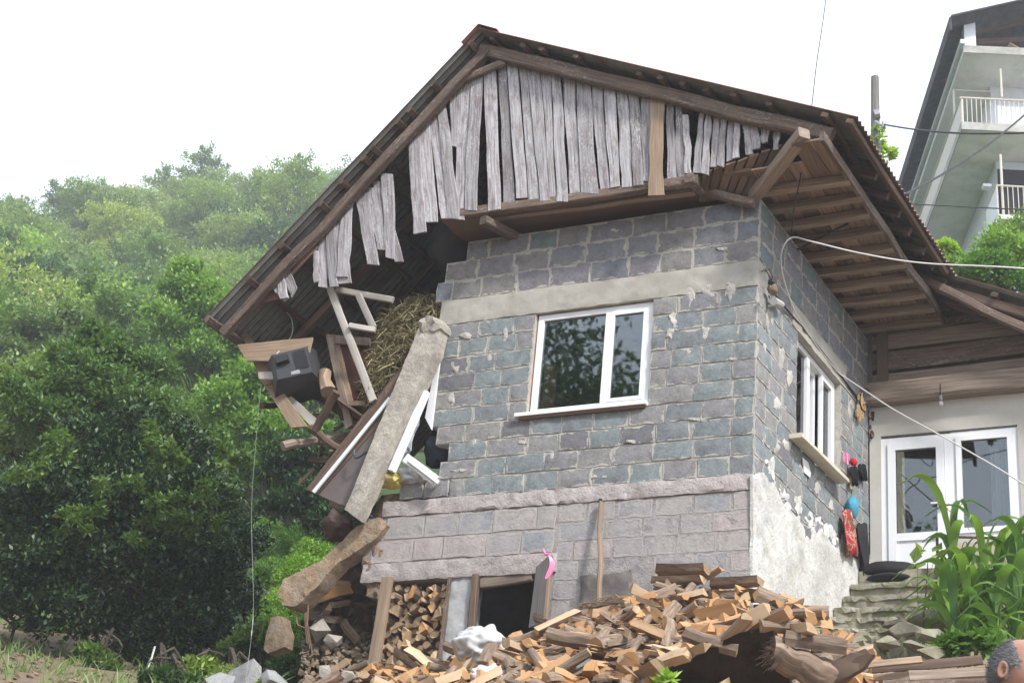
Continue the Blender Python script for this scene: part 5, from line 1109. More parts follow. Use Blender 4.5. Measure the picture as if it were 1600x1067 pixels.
# ---------------------------------------------------------------- side wall things
mb = MB(); blob(mb, GR(1207, 452, -.1), .05, .07, .07, sub=2, amp=.3); ib = one('junction_box', mb, M['mudconc'], 'small rusty junction box at the top of the house corner', 'junction box')
mb = MB(); c = GR(1203, 442, -.16); beam(mb, c, c + nR * .06 - B * .04, .05, .05, n=1, wob=0); build('cap', mb, M['black'], ib)
mb = MB()
for dx in (0, 5): tube(mb, [GR(1190 + dx, 424, -.0), GR(1196 + dx, 420, -.1), GR(1204 + dx, 436, -.08)], .006, 5)
build('bracket', mb, M['redwood'], ib)
mb = MB(); tube(mb, [GR(1208, 470, -.1), GR(1222, 476, -.08)], .045, 8, 0, .03, .2); build('insulator', mb, M['sack'], ib)
mb = MB(); poly(mb, [GR(1254, 714, -.03), GR(1263, 722, -.03), GR(1267, 738, -.03), GR(1266, 746, -.03), GR(1257, 738, -.03)], A * .008); one('torn_paper', mb, M['paper'], 'torn white paper patch under the side window', 'paper')
def bunch(px, n, r, m, label, cat, us=-.06):
    mb = MB()
    for k in range(n):
        c = GR(px[0] + rnd(-6, 6), px[1] + rnd(-18, 18), us); blob(mb, c, r * rnd(.5, 1), r * rnd(.4, .8), r * rnd(.8, 2), sub=1, amp=.3)
    tube(mb, [GR(px[0], px[1] - 24, us), GR(px[0] + 1, px[1], us), GR(px[0], px[1] + 16, us)], .03, 6, 0, .01); return one('dried_bunch', mb, M[m], label, cat)
M['dried'] = M_plain('dried_husk', (.42, .3, .15), .9, .2, 0, .6)
bunch((1344, 638), 26, .03, 'dried', 'tan bunch of dried cobs hanging on the side wall', 'dried plants'); bunch((1364, 668), 16, .028, 'mahog', 'darker dried bunch hanging beside the door', 'dried plants')
mb = MB(); tube(mb, curve_pts([GR(1352 + 8 * math.cos(a), 625 + 18 * math.sin(a), -.08) for a in np.linspace(0, 12.5, 20)], 3), .008, 5); one('cable_coil', mb, M['cableb'], 'dark coil of cable hanging on the wall beside the dried bunch', 'cable')
# clothes and bags hung on the wall
def cloth(name, px, m, label, cat, us=-.09, wv=3, amp=.03):
    "px: list of (xl, xr, y)"
    mb = MB(); Lp = []; Rp = []; cols = 7; n = len(px); vs = []; fs = []
    for j, (xl, xr, y) in enumerate(px):
        for i in range(cols + 1):
            a = i / cols; p = GR(xl + (xr - xl) * a, y + 2 * math.sin(i * 2.1 + j), us) + nR * (amp * math.sin(a * wv * math.pi + j * .6) + .015 * nz((i, j, us * 50)))
            vs.append(p)
    m0 = len(vs); vs += [p - nR * .012 for p in vs]; w_ = cols + 1
    for j in range(n - 1):
        for i in range(cols): a = j * w_ + i; fs += [(a, a + 1, a + w_ + 1, a + w_), (m0 + a + w_, m0 + a + w_ + 1, m0 + a + 1, m0 + a)]
    for j in range(n - 1):
        for c in (0, cols): a = j * w_ + c; fs.append((a, a + w_, m0 + a + w_, m0 + a))
    for i in range(cols):
        for r0 in (0, (n - 1) * w_): a = r0 + i; fs.append((a, a + 1, m0 + a + 1, m0 + a))
    mb.add(vs, fs); return one(name, mb, m, label, cat, smooth=True)
m_, t, b = mat('red_patterned_cloth'); v, _ = coords(t); done(t, b, ramp(t, noise(t, v, 9, 3), [(.38, (.35, .02, .03)), (.47, (.45, .05, .06)), (.5, (.5, .38, .28)), (.56, (.16, .07, .035)), (.64, (.4, .03, .04))]), .8); M['redcloth'] = m_
M['blackcloth2'] = M_plain('charcoal_cloth', (.028, .026, .028), .9, .2)
cloth('scarf', [(1317, 1327, 797), (1317, 1334, 812), (1318, 1339, 830), (1320, 1344, 850), (1324, 1345, 868)], M['redcloth'], 'red and brown patterned scarf hanging by the steps', 'scarf')
cloth('black_garment', [(1339, 1352, 818), (1340, 1356, 840), (1342, 1361, 862), (1346, 1358, 878), (1348, 1356, 905)], M['blackcloth2'], 'black garment hanging right of the red scarf', 'garment', -.07)
mb = MB(); blob(mb, GR(1332, 792, -.09), .07, .085, .125, sub=3, amp=.15); one('blue_net_bag', mb, M_rough('blue_net', (.05, .28, .42), (.12, .42, .55), 60, .5, .004, rough=.7), 'bright blue round bag hanging above the scarf', 'bag', smooth=True)
mb = MB(); tube(mb, [GR(1330, 765, -.07), GR(1329, 750, -.06), GR(1330, 735, -.05)], .02, 6, 0, .012); one('bag_strap', mb, M['dried'], 'tan cord above the blue bag', 'cord')
mb = MB(); blob(mb, GR(1334, 722, -.09), .04, .05, .05, sub=2, amp=.25); one('red_bundle', mb, M_plain('red_wool', (.5, .02, .03), .9), 'small red woollen bundle hanging on the side wall', 'bundle', smooth=True)
cloth('black_sock', [(1328, 1337, 730), (1329, 1339, 742), (1331, 1340, 758)], M['blackcloth'], 'black sock hanging under the red bundle', 'sock', -.08); cloth('black_sock', [(1341, 1350, 726), (1343, 1354, 738), (1347, 1354, 750)], M['blackcloth'], 'black sock hanging right of the red bundle', 'sock', -.06)
mb = MB()
for k in range(5): tube(mb, [GR(1318 + k * 2, 705 + k, -.03), GR(1319 + k * 2 + rnd(-1, 1), 720 + k * 2, -.05)], .006, 4)
one('pegs', mb, M['pink'], 'row of pinkish pegs on a line beside the red bundle', 'pegs')

# ---------------------------------------------------------------- landing, steps, terrace
M['steps'] = M_rough('mossy_concrete_step', (.24, .22, .16), (.42, .39, .31), 6, .9, .015, stain=(.14, .15, .06))
M['tread'] = M_rough('worn_step_tread', (.27, .25, .19), (.46, .44, .36), 8, 1.0, .02, stain=(.17, .19, .08))
st = empty('concrete_steps', H(-.5, 1.6, 5.9), 'worn mossy concrete steps leading up to the white door', 'steps')
lz = 7.63
mb = MB(); chunk(mb, [H(-.03, 2.95, 6.0), H(-.92, 2.95, 6.0), H(-.92, 2.95, lz), H(-.03, 2.95, lz)], B * .45, 0, .01, 3); build('landing', mb, M['steps'], st)
for k, (vv, zz, ur, jx) in enumerate([(2.68, 7.38, -.95, 0), (2.42, 7.16, -.92, .0), (2.14, 6.95, -.9, .03), (1.86, 6.76, -.8, .05), (1.6, 6.58, -.74, .06), (1.3, 6.4, -.75, .08)]):
    mb = MB(); chunk(mb, [H(-.035, vv, 5.7), H(ur, vv + jx, 5.7), H(ur + .02, vv + jx, zz), H(-.035, vv, zz)], B * .42, 0, .012 + .006 * k, 3); sp = build('step', mb, M['steps'], st)
    mb = MB(); chunk(mb, [H(-.04, vv - .03, zz - .055), H(ur - .02, vv + jx - .04, zz - .055), H(ur, vv + jx - .04, zz + .006 - .012 * k), H(-.04, vv - .03, zz + .006)], B * .3, 0, .012 + .005 * k); build('tread', mb, M['tread'], sp)
mb = MB(); chunk(mb, [H(-.93, 2.75, 5.8), H(-4.6, 2.75, 5.8), H(-4.6, 2.75, 7.61), H(-.93, 2.75, 7.61)], B * .9, 0, .02, 4); tr_ = one('terrace', mb, M_rough('ochre_terrace_wall', (.3, .27, .18), (.48, .44, .33), 4, .9, .02, stain=(.16, .17, .07)), 'ochre stone terrace block under the door and railing', 'terrace')
for k, (x, y, r) in enumerate([(1448, 965, .16), (1420, 985, .15), (1455, 995, .13), (1400, 975, .12), (1435, 1010, .14), (1470, 980, .12), (1390, 1005, .12), (1460, 1020, .12)]):
    mb = MB(); rock(mb, G(x, y, 1.45 - (y - 965) * .012), r, sc=(1.4, 1, .6)); one('rubble_stone', mb, M['steps'], 'mossy rubble stone beside the lower steps', 'stone', 'mossy stones beside the steps')
mb = MB(); blob(mb, G(1386, 894, 3.1), .33, .2, .12, sub=3, amp=.12); one('black_cushion', mb, M['blackcloth2'], 'plump black cushion lying on the landing before the door', 'cushion', smooth=True)
mb = MB(); blob(mb, G(1390, 905, 3.0), .25, .18, .05, sub=3, amp=.1); one('black_mat', mb, M['blackcloth2'], 'flat black bag squeezed under the cushion', 'bag', smooth=True)
mb = MB(); blob(mb, G(1352, 919, 2.85), .12, .1, .03, sub=3, amp=.5, fr_=3); one('white_rag', mb, M['paper'], 'white rag on the top step', 'rag')
rl = empty('railing', G(1470, 880, 2.85), 'rusty iron railing with curled wire along the terrace edge', 'railing')
mb = MB(); tube(mb, [G(1468, 838, 2.85), G(1620, 842, 2.85)], .014, 6); build('top_rail', mb, M['redwood'], rl)
mb = MB(); tube(mb, [G(1468, 900, 2.85), G(1620, 902, 2.85)], .01, 6); build('bottom_rail', mb, M['redwood'], rl)
mb = MB(); tube(mb, [G(1464, 832, 2.85), G(1466, 905, 2.85)], .016, 6); build('post', mb, M['black'], rl); mb = MB(); tube(mb, [G(1580, 838, 2.85), G(1581, 905, 2.85)], .012, 6); build('post', mb, M['black'], rl)
for k in range(7):
    cx_ = 1490 + k * 18; mb = MB(); tube(mb, curve_pts([G(cx_ + 8 * math.cos(a) * (1 - a / 16), 870 + 24 * math.sin(a), 2.85) for a in np.linspace(0, 6.5, 9)], 3), .005, 5); build('wire_scroll', mb, M['redwood'], rl)
mb = MB(); hbox(mb, -.98, -4.5, 3.2, 3.24, 7.62, fu(1540, 846, 3.2)[1])
one('tile_parapet', mb, M_rough('beige_tiles', (.5, .43, .33), (.6, .53, .42), 5, .2, .004), 'low beige parapet behind the railing', 'parapet')
mb = MB(); plank(mb, G(1578, 816, 2.8), G(1625, 818, 2.8), G(1574, 845, 2.8), G(1625, 846, 2.8), .02, 2, .0); one('cardboard_sheet', mb, M['tan'], 'tan cardboard sheet leaning on the railing', 'cardboard')
# bulb
bl = empty('hanging_bulb', G(1470, 630, RW - .2), 'bare white bulb on a short cord under the wing beam', 'bulb')
mb = MB(); tube(mb, [G(1469, 600, RW - .2), G(1469, 622, RW - .2)], .008, 5); build('cord', mb, M['cableb'], bl)
mb = MB(); tube(mb, [G(1469, 618, RW - .2), G(1470, 626, RW - .2)], .022, 8); build('socket', mb, M['steel'], bl)
mb = MB(); blob(mb, G(1470, 631, RW - .2), .03, .03, .037, sub=2, amp=0); build('glass_bulb', mb, M['sack'], bl, smooth=True)

# ---------------------------------------------------------------- cables and pole
def cable(pts, r, m, label, n=6):
    mb = MB(); tube(mb, curve_pts(pts, n), r, 5); return one('cable', mb, M[m], label, 'cable')
cable([G(1660, 424, 1.5), G(1560, 417, 1.2), G(1440, 411, .9), G(1350, 397, .6), G(1270, 378, .2), GR(1240, 371, -.3), GR(1226, 382, -.22), GR(1220, 405, -.14), GR(1226, 442, -.1), GR(1245, 492, -.1), GR(1280, 545, -.1), GR(1312, 584, -.12)], .0085, 'cablew', 'thick pale cable looping at the house corner to the right')
cable([GR(1312, 584, -.12), GR(1345, 606, -.4), G(1400, 642, 1.8), G(1480, 686, 1.5), G(1560, 732, 1.3), G(1640, 782, 1.1)], .0085, 'cablew', 'pale twisted cable running down across the white door')
cable([GR(1205, 452, -.1), GR(1235, 490, -.03), GR(1268, 528, -.03), GR(1310, 582, -.03), GR(1343, 625, -.03)], .011, 'cableb', 'dark cable clipped along the side wall above the window')
cable([G(1640, 146, 6), G(1560, 214, 4.5), G(1480, 268, 3.2), G(1410, 306, 2.1), G(1320, 352, .9), GR(1246, 390, -.02)], .014, 'cableb', 'thick dark cable crossing up to the upper right corner')
cable([G(1292, -12, 2.5), G(1285, 40, 2.1), G(1276, 100, 1.5), G(1268, 170, .4), G(1262, 210, -.3), G(1248, 290, -.1), G(1240, 330, -.02), GR(1236, 372, -.04)], .007, 'cableb', 'thin twisted wire rising from the roof corner into the sky')
pb = at(1376, 300, 29); pt = at(1367, 121, 29)
mb = MB(); tube(mb, [V((pb.x, pb.y, T(pb.x, pb.y) - .4)), pb.lerp(pt, .5) + A * .05, pt], .115, 9, 0, .085, .1); pole = one('wooden_pole', mb, M_wood('grey_pole_wood', [(.3, (.1, .095, .085)), (.7, (.24, .23, .21))]), 'weathered wooden utility pole standing behind the roof', 'pole')
mb = MB(); tube(mb, [at(1368, 190, 28.8), at(1377, 196, 28.7), at(1381, 197, 28.7)], .03, 6); tube(mb, [at(1381, 200, 28.7), at(1381, 190, 28.7)], .045, 8); build('insulator', mb, M['steel'], pole)
mb = MB(); tube(mb, [at(1366, 180, 28.9), at(1374, 178, 28.9)], .105, 8); build('wire_band', mb, M['steel'], pole)
cable([at(1381, 195, 28.7), at(1440, 204, 27), at(1520, 209, 26), at(1640, 207, 25)], .02, 'cableb', 'thin wire strung from the wooden pole to the right')
cable([at(1405, 318, 27), at(1480, 322, 26), at(1560, 326, 25), at(1640, 329, 24)], .012, 'cableb', 'thin wire below the balcony crossing to the right edge')
cable([at(408, 600, 13.5), at(399, 700, 13.4), at(393, 800, 13.3), at(396, 940, 13.3), at(392, 1000, 13.2), at(384, 1062, 13.2)], .002, 'steel', 'fine pale wire hanging down left of the house')
cable([at(242, 1010, 19), at(232, 1040, 18.6), at(212, 1072, 18.2)], .012, 'cablew', 'pale curved cane in front of the dark shrub')

# ---------------------------------------------------------------- neighbour building uphill right
P0 = at(1506, 73, 42); FW = vp(925, 1818); RT = V((FW.y, -FW.x, 0))
nb = empty('apartment_house', P0 + FW * 5 + RT * 5 - Z * 14, 'pale multi storey house with wrap round balconies uphill at right', 'building')
def NBp(r, f, z): return P0 + RT * r + FW * f + Z * z
def nbox(name, r0, r1, f0, f1, z0, z1, m, lab=None):
    mb = MB(); box8(mb, [NBp(*p) for p in ((r0, f0, z0), (r1, f0, z0), (r1, f1, z0), (r0, f1, z0), (r0, f0, z1), (r1, f0, z1), (r1, f1, z1), (r0, f1, z1))]); o = build(name, mb, M[m], nb)
    return o
M['nbwall'] = M_rough('pale_blue_grey_wall', (.76, .79, .81), (.85, .87, .88), 1.2, .15, .01, stain=(.66, .68, .67)); M['nbsoffit'] = M_rough('grey_green_soffit', (.8, .81, .77), (.88, .89, .86), 1, .2, .01, stain=(.55, .56, .5)); M['nbedge'] = M_rough('stained_slab_edge', (.32, .31, .28), (.62, .61, .57), 3, .5, .01)
M['rail'] = M_plain('cream_metal_rail', (.6, .55, .47), .5, .4, 0, .3); M['dkroof'] = M_rough('dark_roof_sheet', (.05, .05, .055), (.11, .105, .105), 3, .3, .01)
def px_h(x, y, f): # height and side offset of a pixel on the plane f metres behind the front edge
    p = hitp(x, y, NBp(0, f, 0), -FW); q = p - P0; return q.dot(RT), q.z
wr, wz = px_h(1546, 110, 1.7)[0], 0
b1r, b1 = px_h(1503, 192, .1); b1top = px_h(1503, 153, .1)[1]; b2 = px_h(1560, 332, .2)[1]
nbox('roof_slab', 0, 14, 0, 14, -.22, -.02, 'nbsoffit')
nbox('slab_edge', -.02, 14, -.03, -.003, -.24, .03, 'nbedge')
nbox('upper_wall', wr, 14, 1.7, 13, b1 - .02, -.222, 'nbwall'); nbox('lower_wall', wr + .05, 14, 1.7, 13, b1 - 8, b1 - .24, 'nbwall')
nbox('balcony_slab', b1r, 14, .1, 13.5, b1 - .22, b1 - .02, 'nbsoffit'); nbox('slab_edge', b1r - .02, 14, .07, .098, b1 - .25, b1 + .02, 'nbedge'); nbox('slab_edge', b1r - .03, b1r - .002, .1, 13.5, b1 - .25, b1 + .02, 'nbedge')
nbox('side_parapet', b1r, b1r + .06, .1, 13.5, b1 + .0, b1top - .03, 'rail')
mb = MB(); tube(mb, [NBp(b1r, .1, b1top), NBp(14, .1, b1top)], .035, 6); tube(mb, [NBp(b1r, .1, b1top), NBp(b1r, 13.5, b1top)], .04, 6); build('handrail', mb, M['rail'], nb)
mb = MB()
for k in range(52): tube(mb, [NBp(b1r + .03 + k * .14, .1, b1), NBp(b1r + .03 + k * .14, .1, b1top)], .014, 5)
build('balusters', mb, M['rail'], nb)
nbox('railing_panel', b1r + 1.1, 14, .2, .215, b1 + .05, b1top - .08, 'nbwall')
for x, y0, y1, f in ((1563, 108, 152, .3), (1490, 141, 182, 1.4)):
    r0, z0 = px_h(x, y0, f); z1 = px_h(x, y1, f)[1]; mb = MB(); tube(mb, [NBp(r0, f, z0), NBp(r0, f, z1)], .035, 6)
    if x < 1500: tube(mb, [NBp(r0, f, z0), NBp(r0 + 1.7, f, z0 + .02)], .02, 6)
    build('clothes_post', mb, M['rail'], nb)
# second, smaller balcony
r2, _ = px_h(1559, 330, .3); nbox('balcony_slab', r2, 14, .3, 1.69, b2 - .14, b2, 'nbsoffit'); b2t = px_h(1559, 290, .3)[1]
mb = MB(); tube(mb, [NBp(r2, .3, b2t), NBp(14, .3, b2t)], .03, 6); tube(mb, [NBp(r2, .3, b2t), NBp(r2, 1.7, b2t - .02)], .03, 6); build('handrail', mb, M['rail'], nb)
mb = MB()
for k in range(40): tube(mb, [NBp(r2 + .02 + k * .15, .3, b2), NBp(r2 + .02 + k * .15, .3, b2t)], .014, 5)
for k in range(6): tube(mb, [NBp(r2, .3 + k * .22, b2), NBp(r2, .3 + k * .22, b2t)], .014, 5)
build('balusters', mb, M['rail'], nb)
nbox('side_panel', r2 - .01, r2 + .02, .32, 1.69, b2, b2t - .05, 'nbwall')
d0 = px_h(1558, 265, 1.69)
mb = MB(); box8(mb, [NBp(*p) for p in ((d0[0], 1.66, b2), (d0[0] + 1.7, 1.66, b2), (d0[0] + 1.7, 1.69, b2), (d0[0], 1.69, b2), (d0[0], 1.66, d0[1]), (d0[0] + 1.7, 1.66, d0[1]), (d0[0] + 1.7, 1.69, d0[1]), (d0[0], 1.69, d0[1]))]); build('balcony_door', mb, M['black'], nb)
mb = MB(); vs = []; 
for i in range(15): a = i / 14; vs.append(NBp(d0[0] + .05 + 1.8 * a, 1.3, d0[1] - .2 - .35 * math.sin(a * math.pi) ** 2 - .1 * math.sin(a * 9)))
strip(mb, [p + Z * .0 for p in vs], [NBp(d0[0] + .05 + 1.8 * i / 14, 1.35, b2 + .1) for i in range(15)], FW * .02); build('hanging_laundry', mb, M['blackcloth2'], nb)
x_, z_ = px_h(1563, 242, .4); mb = MB(); tube(mb, [NBp(x_, .4, z_), NBp(x_, .4, b2)], .04, 6); build('clothes_post', mb, M['rail'], nb)
# roof: dark sheet on rafters above an open attic
az = px_h(1600, 12, -.2)
mb = MB(); e0 = NBp(-.45, -.5, .75); e1 = NBp(-.45, 14, .75); t0 = NBp(6.5, -.5, 3.1); t1 = NBp(6.5, 14, 3.1)
vs = []; n_ = 90
for i in range(n_ + 1):
    a = i / n_; wv = .05 * math.sin(i * 1.6)
    vs += [e0.lerp(e1, a) + Z * wv, t0.lerp(t1, a) + Z * wv, t0.lerp(t1, a) + Z * (wv + .06), e0.lerp(e1, a) + Z * (wv + .06)]
fs = []
for i in range(n_):
    a = i * 4
    for q in range(4): fs.append((a + q, a + (q + 1) % 4, a + 4 + (q + 1) % 4, a + 4 + q))
fs += [(3, 2, 1, 0), (n_ * 4, n_ * 4 + 1, n_ * 4 + 2, n_ * 4 + 3)]
mb.add(vs, fs); build('roof', mb, M['dkroof'], nb)
nbox('gutter_beam', -.12, .02, -.1, 14, .04, .2, 'nbwall'); nbox('fascia', -.5, -.42, -.4, 14, .3, .78, 'dkroof')
for r0 in (.05, 3.0, 6.0): nbox('attic_post', r0, r0 + .35, .1, .45, -.018, 1.0 + r0 * .34, 'nbwall')
for f_ in (.6, 3.0): 
    mb = MB(); beam(mb, NBp(-.2, f_, .85), NBp(6.5, f_, 2.95), .12, .18, n=3); build('rafter', mb, M['redwood'], nb)
mb = MB(); beam(mb, NBp(.3, .8, .75), NBp(7, .8, 1.5), .2, .2, n=3); build('attic_beam', mb, M['redwood'], nb)
mb = MB(); beam(mb, NBp(1.5, .6, .6), NBp(2.6, .8, .05), .25, .05, n=2); build('loose_plank', mb, M['tan'], nb)
nbox('attic_back', .1, 14, 5, 5.2, -.015, 2.5, 'dark')
x_, z_ = px_h(1540, 293, 1.6); nbox('wall_lamp', x_ - .1, x_ + .15, 1.45, 1.69, z_ - .05, z_ + .05, 'pvc')

# ---------------------------------------------------------------- maize
M['maize'] = M_leaf('maize_leaf', (.09, .18, .045), (.17, .29, .08), (.28, .4, .15), trans=.3, rough=.4); M['stalk'] = M_plain('maize_stalk', (.16, .22, .07), .6, .3, 0, .3)
def maize(x, yt, yb, v, label, seed):
    random.seed(seed); p0 = G(x[1], yb, v); p1 = G(x[0], yt, v); hgt = (p1 - p0).length
    e = empty('maize_plant', p0, label, 'maize', None); mb = MB(); tube(mb, [p0.lerp(p1, i / 6) for i in range(7)], .02, 7, 0, .008); build('stalk', mb, M['stalk'], e)
    nl = int(10 + hgt * 3)
    for k in range(nl):
        a = k * 2.6 + rnd(-.5, .5); t_ = .12 + .86 * k / nl; b0 = p0.lerp(p1, t_); hd = V((math.cos(a), math.sin(a), 0)); ln = rnd(.6, .95) * (1 if t_ < .85 else .7); wd = rnd(.034, .056)
        up = rnd(1.5, 2.2) if t_ > .6 else rnd(1.0, 1.6); n_ = 9; mb = MB(); vs = []; fs = []
        for i in range(n_ + 1):
            q = i / n_; pos = b0 + hd * ln * q * (.3 + .42 * q) + Z * ln * (up * q - (up * .5 + .55) * q * q * rnd(.98, 1.02)); s = hd.cross(Z); ww_ = wd * (math.sin(math.pi * min(1, .12 + q * .95)) ** .7) * (1 - q ** 4) + .002
            tw = s * math.cos(q * 1.1 * math.sin(a * 3)) + Z * math.sin(q * 1.1 * math.sin(a * 3)); vs += [pos - tw * ww_, pos + Z * -.012, pos + tw * ww_]
        for i in range(n_): c = i * 3; fs += [(c, c + 1, c + 4, c + 3), (c + 1, c + 2, c + 5, c + 4)]
        mb.add(vs, fs); build('leaf', mb, M['maize'], e, smooth=True)
    if hgt > 1.2:
        mb = MB()
        for k in range(5): tube(mb, [p1, p1 + Z * rnd(.1, .2) + V((rnd(-.06, .06), rnd(-.06, .06), 0)), p1 + Z * rnd(.15, .3) + V((rnd(-.14, .14), rnd(-.14, .14), 0))], .004, 4)
        build('tassel', mb, M['dried'], e)
for k, (x, yt, yb, v, lab) in enumerate([((1483, 1500), 820, 1025, 1.5, 'tallest maize plant before the white door'), ((1540, 1535), 850, 1030, 1.6, 'leafy maize plant right of the tallest one'), ((1512, 1512), 900, 1040, 1.2, 'shorter maize plant between the two tall ones'), ((1580, 1575), 880, 1020, 1.8, 'maize plant near the right edge below the cardboard'), ((1600, 1600), 850, 1030, 1.5, 'maize plant cut by the right edge of the photo'), ((1560, 1556), 940, 1040, 1.2, 'low maize plant above the head of the man'), ((1470, 1482), 930, 1035, 1.3, 'small maize plant nearest the steps'), ((1625, 1625), 880, 1040, 1.5, 'maize plant just outside the right edge'), ((1500, 1506), 880, 1035, 1.7, 'maize plant close behind the tallest one'), ((1558, 1552), 885, 1030, 1.9, 'maize plant under the middle of the railing'), ((1528, 1524), 945, 1040, 1.35, 'low broad maize plant in front of the leafy one'), ((1590, 1588), 930, 1040, 1.3, 'low maize plant right above the bald forehead'), ((1490, 1494), 960, 1040, 1.1, 'lowest maize plant beside the mossy stones')]): maize(x, yt, yb, v, lab, 50 + k)
random.seed(99)
px_tree('weed', 'broad leaved weed at the foot of the maize', (1500, 1035), 15.0, [(1495, 1010, 16), (1525, 1005, 18), (1550, 1015, 16), (1470, 1018, 12)], 900, .11, 'leaf_lime', .6, .01, None, 'weed', .5)
px_tree('weed', 'large holed green leaves left of the tallest maize', (1440, 960), 15.6, [(1450, 872, 16), (1434, 885, 12), (1462, 868, 12)], 16, .15, 'leaf_hill', .7, .012, None, 'weed', .6)
px_tree('weed', 'small bright green weed at the bottom edge before the dark board', (1045, 1085), 11.2, [(1045, 1062, 9), (1035, 1066, 7)], 40, .09, 'leaf_lime', .6, .008, None, 'weed', .5)

# ---------------------------------------------------------------- the man at the lower right
hc = at(1592, 1052, 5.7)
man = empty('person', V((hc.x, hc.y, T(hc.x, hc.y))), 'balding grey haired man, head bowed, cut off by the lower right corner', 'person')
M['skin'] = M_rough('sunburnt_skin', (.29, .15, .105), (.41, .235, .17), 22, .25, .003, rough=.5, mid=(.3, .7)); M['hair'] = M_wood('short_grey_hair', [(.3, (.09, .09, .092)), (.6, (.24, .24, .245)), (.85, (.46, .46, .47))], gs=(20, 60, 60), dark=.1)
Ff = (RT * .75 - FW * .62); Ff.z = -.28; Ff.normalize(); Sd = Ff.cross(Z).normalized(); Up = Sd.cross(Ff).normalized()
bm = bmesh.new(); bmesh.ops.create_uvsphere(bm, u_segments=72, v_segments=48, radius=1)
def headpt(p):
    x, y, z = p                              # x forward, y right, z up
    X = x * .098; Y = y * .076; Zz = z * .118
    if z < 0: Y *= 1 - .28 * (-z) ** 1.5; X *= 1 - .1 * (-z)
    if x > 0:
        X *= 1 - .06 * abs(z)
        X += .03 * math.exp(-((y * 3.6) ** 2 + ((z + .16) * 3.6) ** 2))          # nose
        X += .008 * math.exp(-(((z - .16) * 6) ** 2)) * math.exp(-(y * 1.6) ** 2)  # brow
        for s in (-1, 1): X -= .013 * math.exp(-(((y - s * .42) * 5) ** 2 + ((z - .0) * 7) ** 2))
        X += .007 * math.exp(-((y * 3) ** 2 + ((z + .52) * 7) ** 2)); X -= .006 * math.exp(-((y * 3) ** 2 + ((z + .47) * 16) ** 2))
        X += .012 * math.exp(-((y * 2.5) ** 2 + ((z + .9) * 4) ** 2))
    else: X *= 1.06
    return hc + Ff * X + Sd * Y + Up * Zz
mb = MB(); mb.add([headpt(v.co) for v in bm.verts], [[v.index for v in f.verts] for f in bm.faces])
def earpart(s):
    m2 = MB(); c = hc + Sd * s * .078 - Ff * .008 - Up * .012; vs = []; fs = []; n_ = 12
    for r_, o in ((1, 0), (1.05, .012), (.72, .012), (.4, .004)):
        for i in range(n_): a = 2 * math.pi * i / n_; vs.append(c + Ff * (-.015 * r_ * math.cos(a) - .004) + Up * .03 * r_ * math.sin(a) + Sd * s * (o + .014 * r_ * math.cos(a) * .5 + .004))
    for k in range(3):
        for i in range(n_): fs.append((k * n_ + i, k * n_ + (i + 1) % n_, k * n_ + n_ + (i + 1) % n_, k * n_ + n_ + i))
    fs.append(tuple(range(3 * n_, 4 * n_))); m2.add(vs, fs); return m2
# body by skin modifier: one continuous surface with neck, trunk, arms and legs
gz = T(hc.x, hc.y); neck = hc - Up * .1 - Ff * .02; F0 = V((Ff.x, Ff.y, 0)).normalized()
J = {}; hip = V((hc.x, hc.y, gz + .92)) - F0 * .1; chest = V((hc.x, hc.y, hc.z - .42)) - F0 * .07; sh = V((hc.x, hc.y, hc.z - .24)) - F0 * .06
vv = [hip, chest, sh, neck + Up * .02]; ee = [(0, 1), (1, 2), (2, 3)]; rr = [(.16, .12), (.17, .13), (.13, .1), (.058, .058)]
for s in (-1, 1):
    b0 = len(vv); vv += [sh + Sd * s * .19 - Z * .02, sh + Sd * s * .25 - Z * .3, sh + Sd * s * .22 - Z * .54 + F0 * .1, sh + Sd * s * .2 - Z * .64 + F0 * .14]; rr += [(.07, .07), (.05, .05), (.034, .034), (.035, .02)]; ee += [(2, b0), (b0, b0 + 1), (b0 + 1, b0 + 2), (b0 + 2, b0 + 3)]
    b1_ = len(vv); vv += [hip + Sd * s * .1 - Z * .1, hip + Sd * s * .12 - Z * .46 + F0 * .02, hip + Sd * s * .12 - Z * .84, hip + Sd * s * .13 - Z * .88 + F0 * .16]; rr += [(.1, .1), (.065, .065), (.045, .045), (.05, .035)]; ee += [(0, b1_), (b1_, b1_ + 1), (b1_ + 1, b1_ + 2), (b1_ + 2, b1_ + 3)]
me = bpy.data.meshes.new('body'); og = ORG[man.name]; me.from_pydata([tuple(p - og) for p in vv], ee, []); bo = bpy.data.objects.new('body', me); COL.objects.link(bo); bo.parent = man
sm = bo.modifiers.new('skin', 'SKIN'); 
for i, r_ in enumerate(rr): me.skin_vertices[0].data[i].radius = r_
me.skin_vertices[0].data[0].use_root = True; ss = bo.modifiers.new('sub', 'SUBSURF'); ss.levels = 2; ss.render_levels = 2
me.materials.append(M_plain('dark_blue_shirt', (.05, .06, .09), .85)); 
hd = build('head', mb, M['skin'], man, smooth=True)
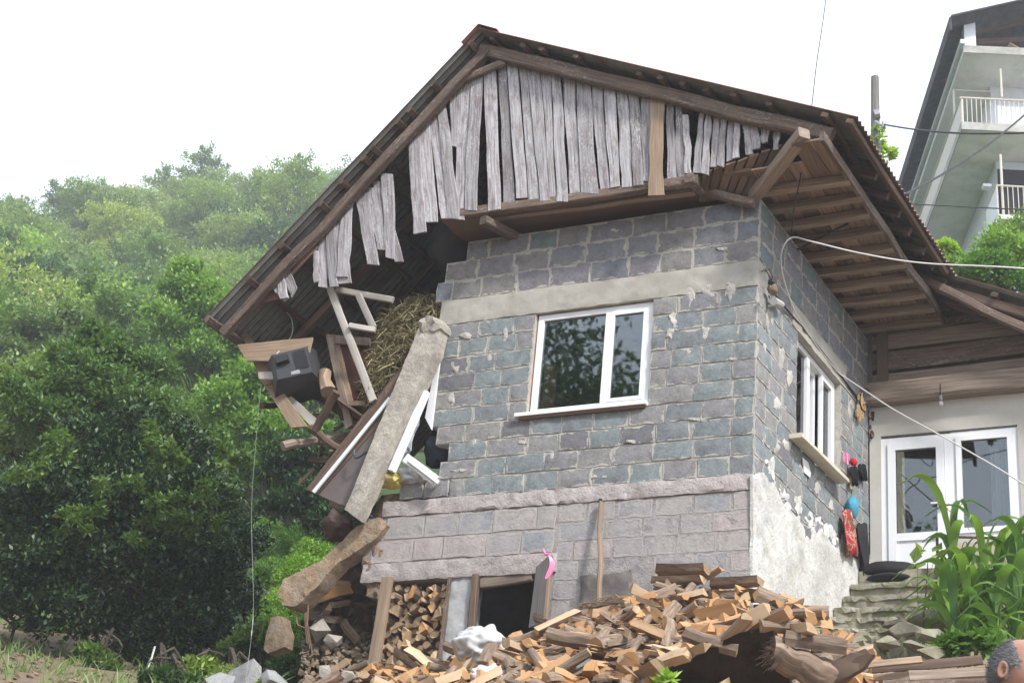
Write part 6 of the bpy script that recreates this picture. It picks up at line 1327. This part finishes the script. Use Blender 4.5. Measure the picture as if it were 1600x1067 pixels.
for s in (-1, 1): build('ear', earpart(s), M['skin'], hd, smooth=True)
mb = MB(); tube(mb, [neck + Up * .06, neck - Up * .04 - Ff * .01, sh + Z * .04], .056, 12, 0, .066); build('neck', mb, M['skin'], man, smooth=True)
for s in (-1, 1):
    mb = MB(); blob(mb, hc + Ff * .082 + Sd * s * .032 + Up * .002, .013, .013, .012, sub=2, amp=0); build('eye', mb, M_plain('eye_white', (.75, .72, .7), .3), hd)
    mb = MB(); tube(mb, curve_pts([hc + Ff * .09 + Sd * s * .014 + Up * .02, hc + Ff * .09 + Sd * s * .034 + Up * .027, hc + Ff * .078 + Sd * s * .054 + Up * .019], 4), .006, 6, 0, .003); build('eyebrow', mb, M['hair'], hd)
# hair: thin cap round the sides and back, crown and forehead bare
vs = []; fs = []; keep = {}
mb = MB()
for f in bm.faces:
    c = f.calc_center_median(); hairy = c.x + .16 * nz(c * 5) < (.4 if c.z < .3 else .4 - 1.25 * (c.z - .3)) and c.z > -.55 + .3 * (c.x > -.2) and not (c.x > .1 and c.z < .06)
    if hairy:
        mb.add([headpt(v.co * 1.0) + (headpt(v.co) - hc).normalized() * (.002 + .002 * nz(v.co * 14)) for v in f.verts], [tuple(range(len(f.verts)))], 0, [[(v.co.x, v.co.z) for v in f.verts]])
bm.free(); hr = build('hair', mb, M['hair'], hd, smooth=True)
m2 = MB(); bmh = bmesh.new(); bmh.from_mesh(hr.data); ho_ = V(ORG[hr.name])
fl = [f for f in bmh.faces]
for k in range(9000):
    f = random.choice(fl); p = f.calc_center_median() + V((rnd(-.006, .006), rnd(-.006, .006), rnd(-.006, .006))) + ho_; d = (p - hc).normalized(); dd = (d * .5 - Ff * .5 - Up * .45 + V((rnd(-.3, .3), rnd(-.3, .3), rnd(-.3, .3)))).normalized(); s = dd.cross(d).normalized() * .0007
    m2.add([p - s, p + s, p + dd * .014], [(0, 1, 2)], 0, [[(rnd(0, 1), rnd(0, 1))] * 3])
bmh.free(); build('hair_strands', m2, M['hair'], hd)
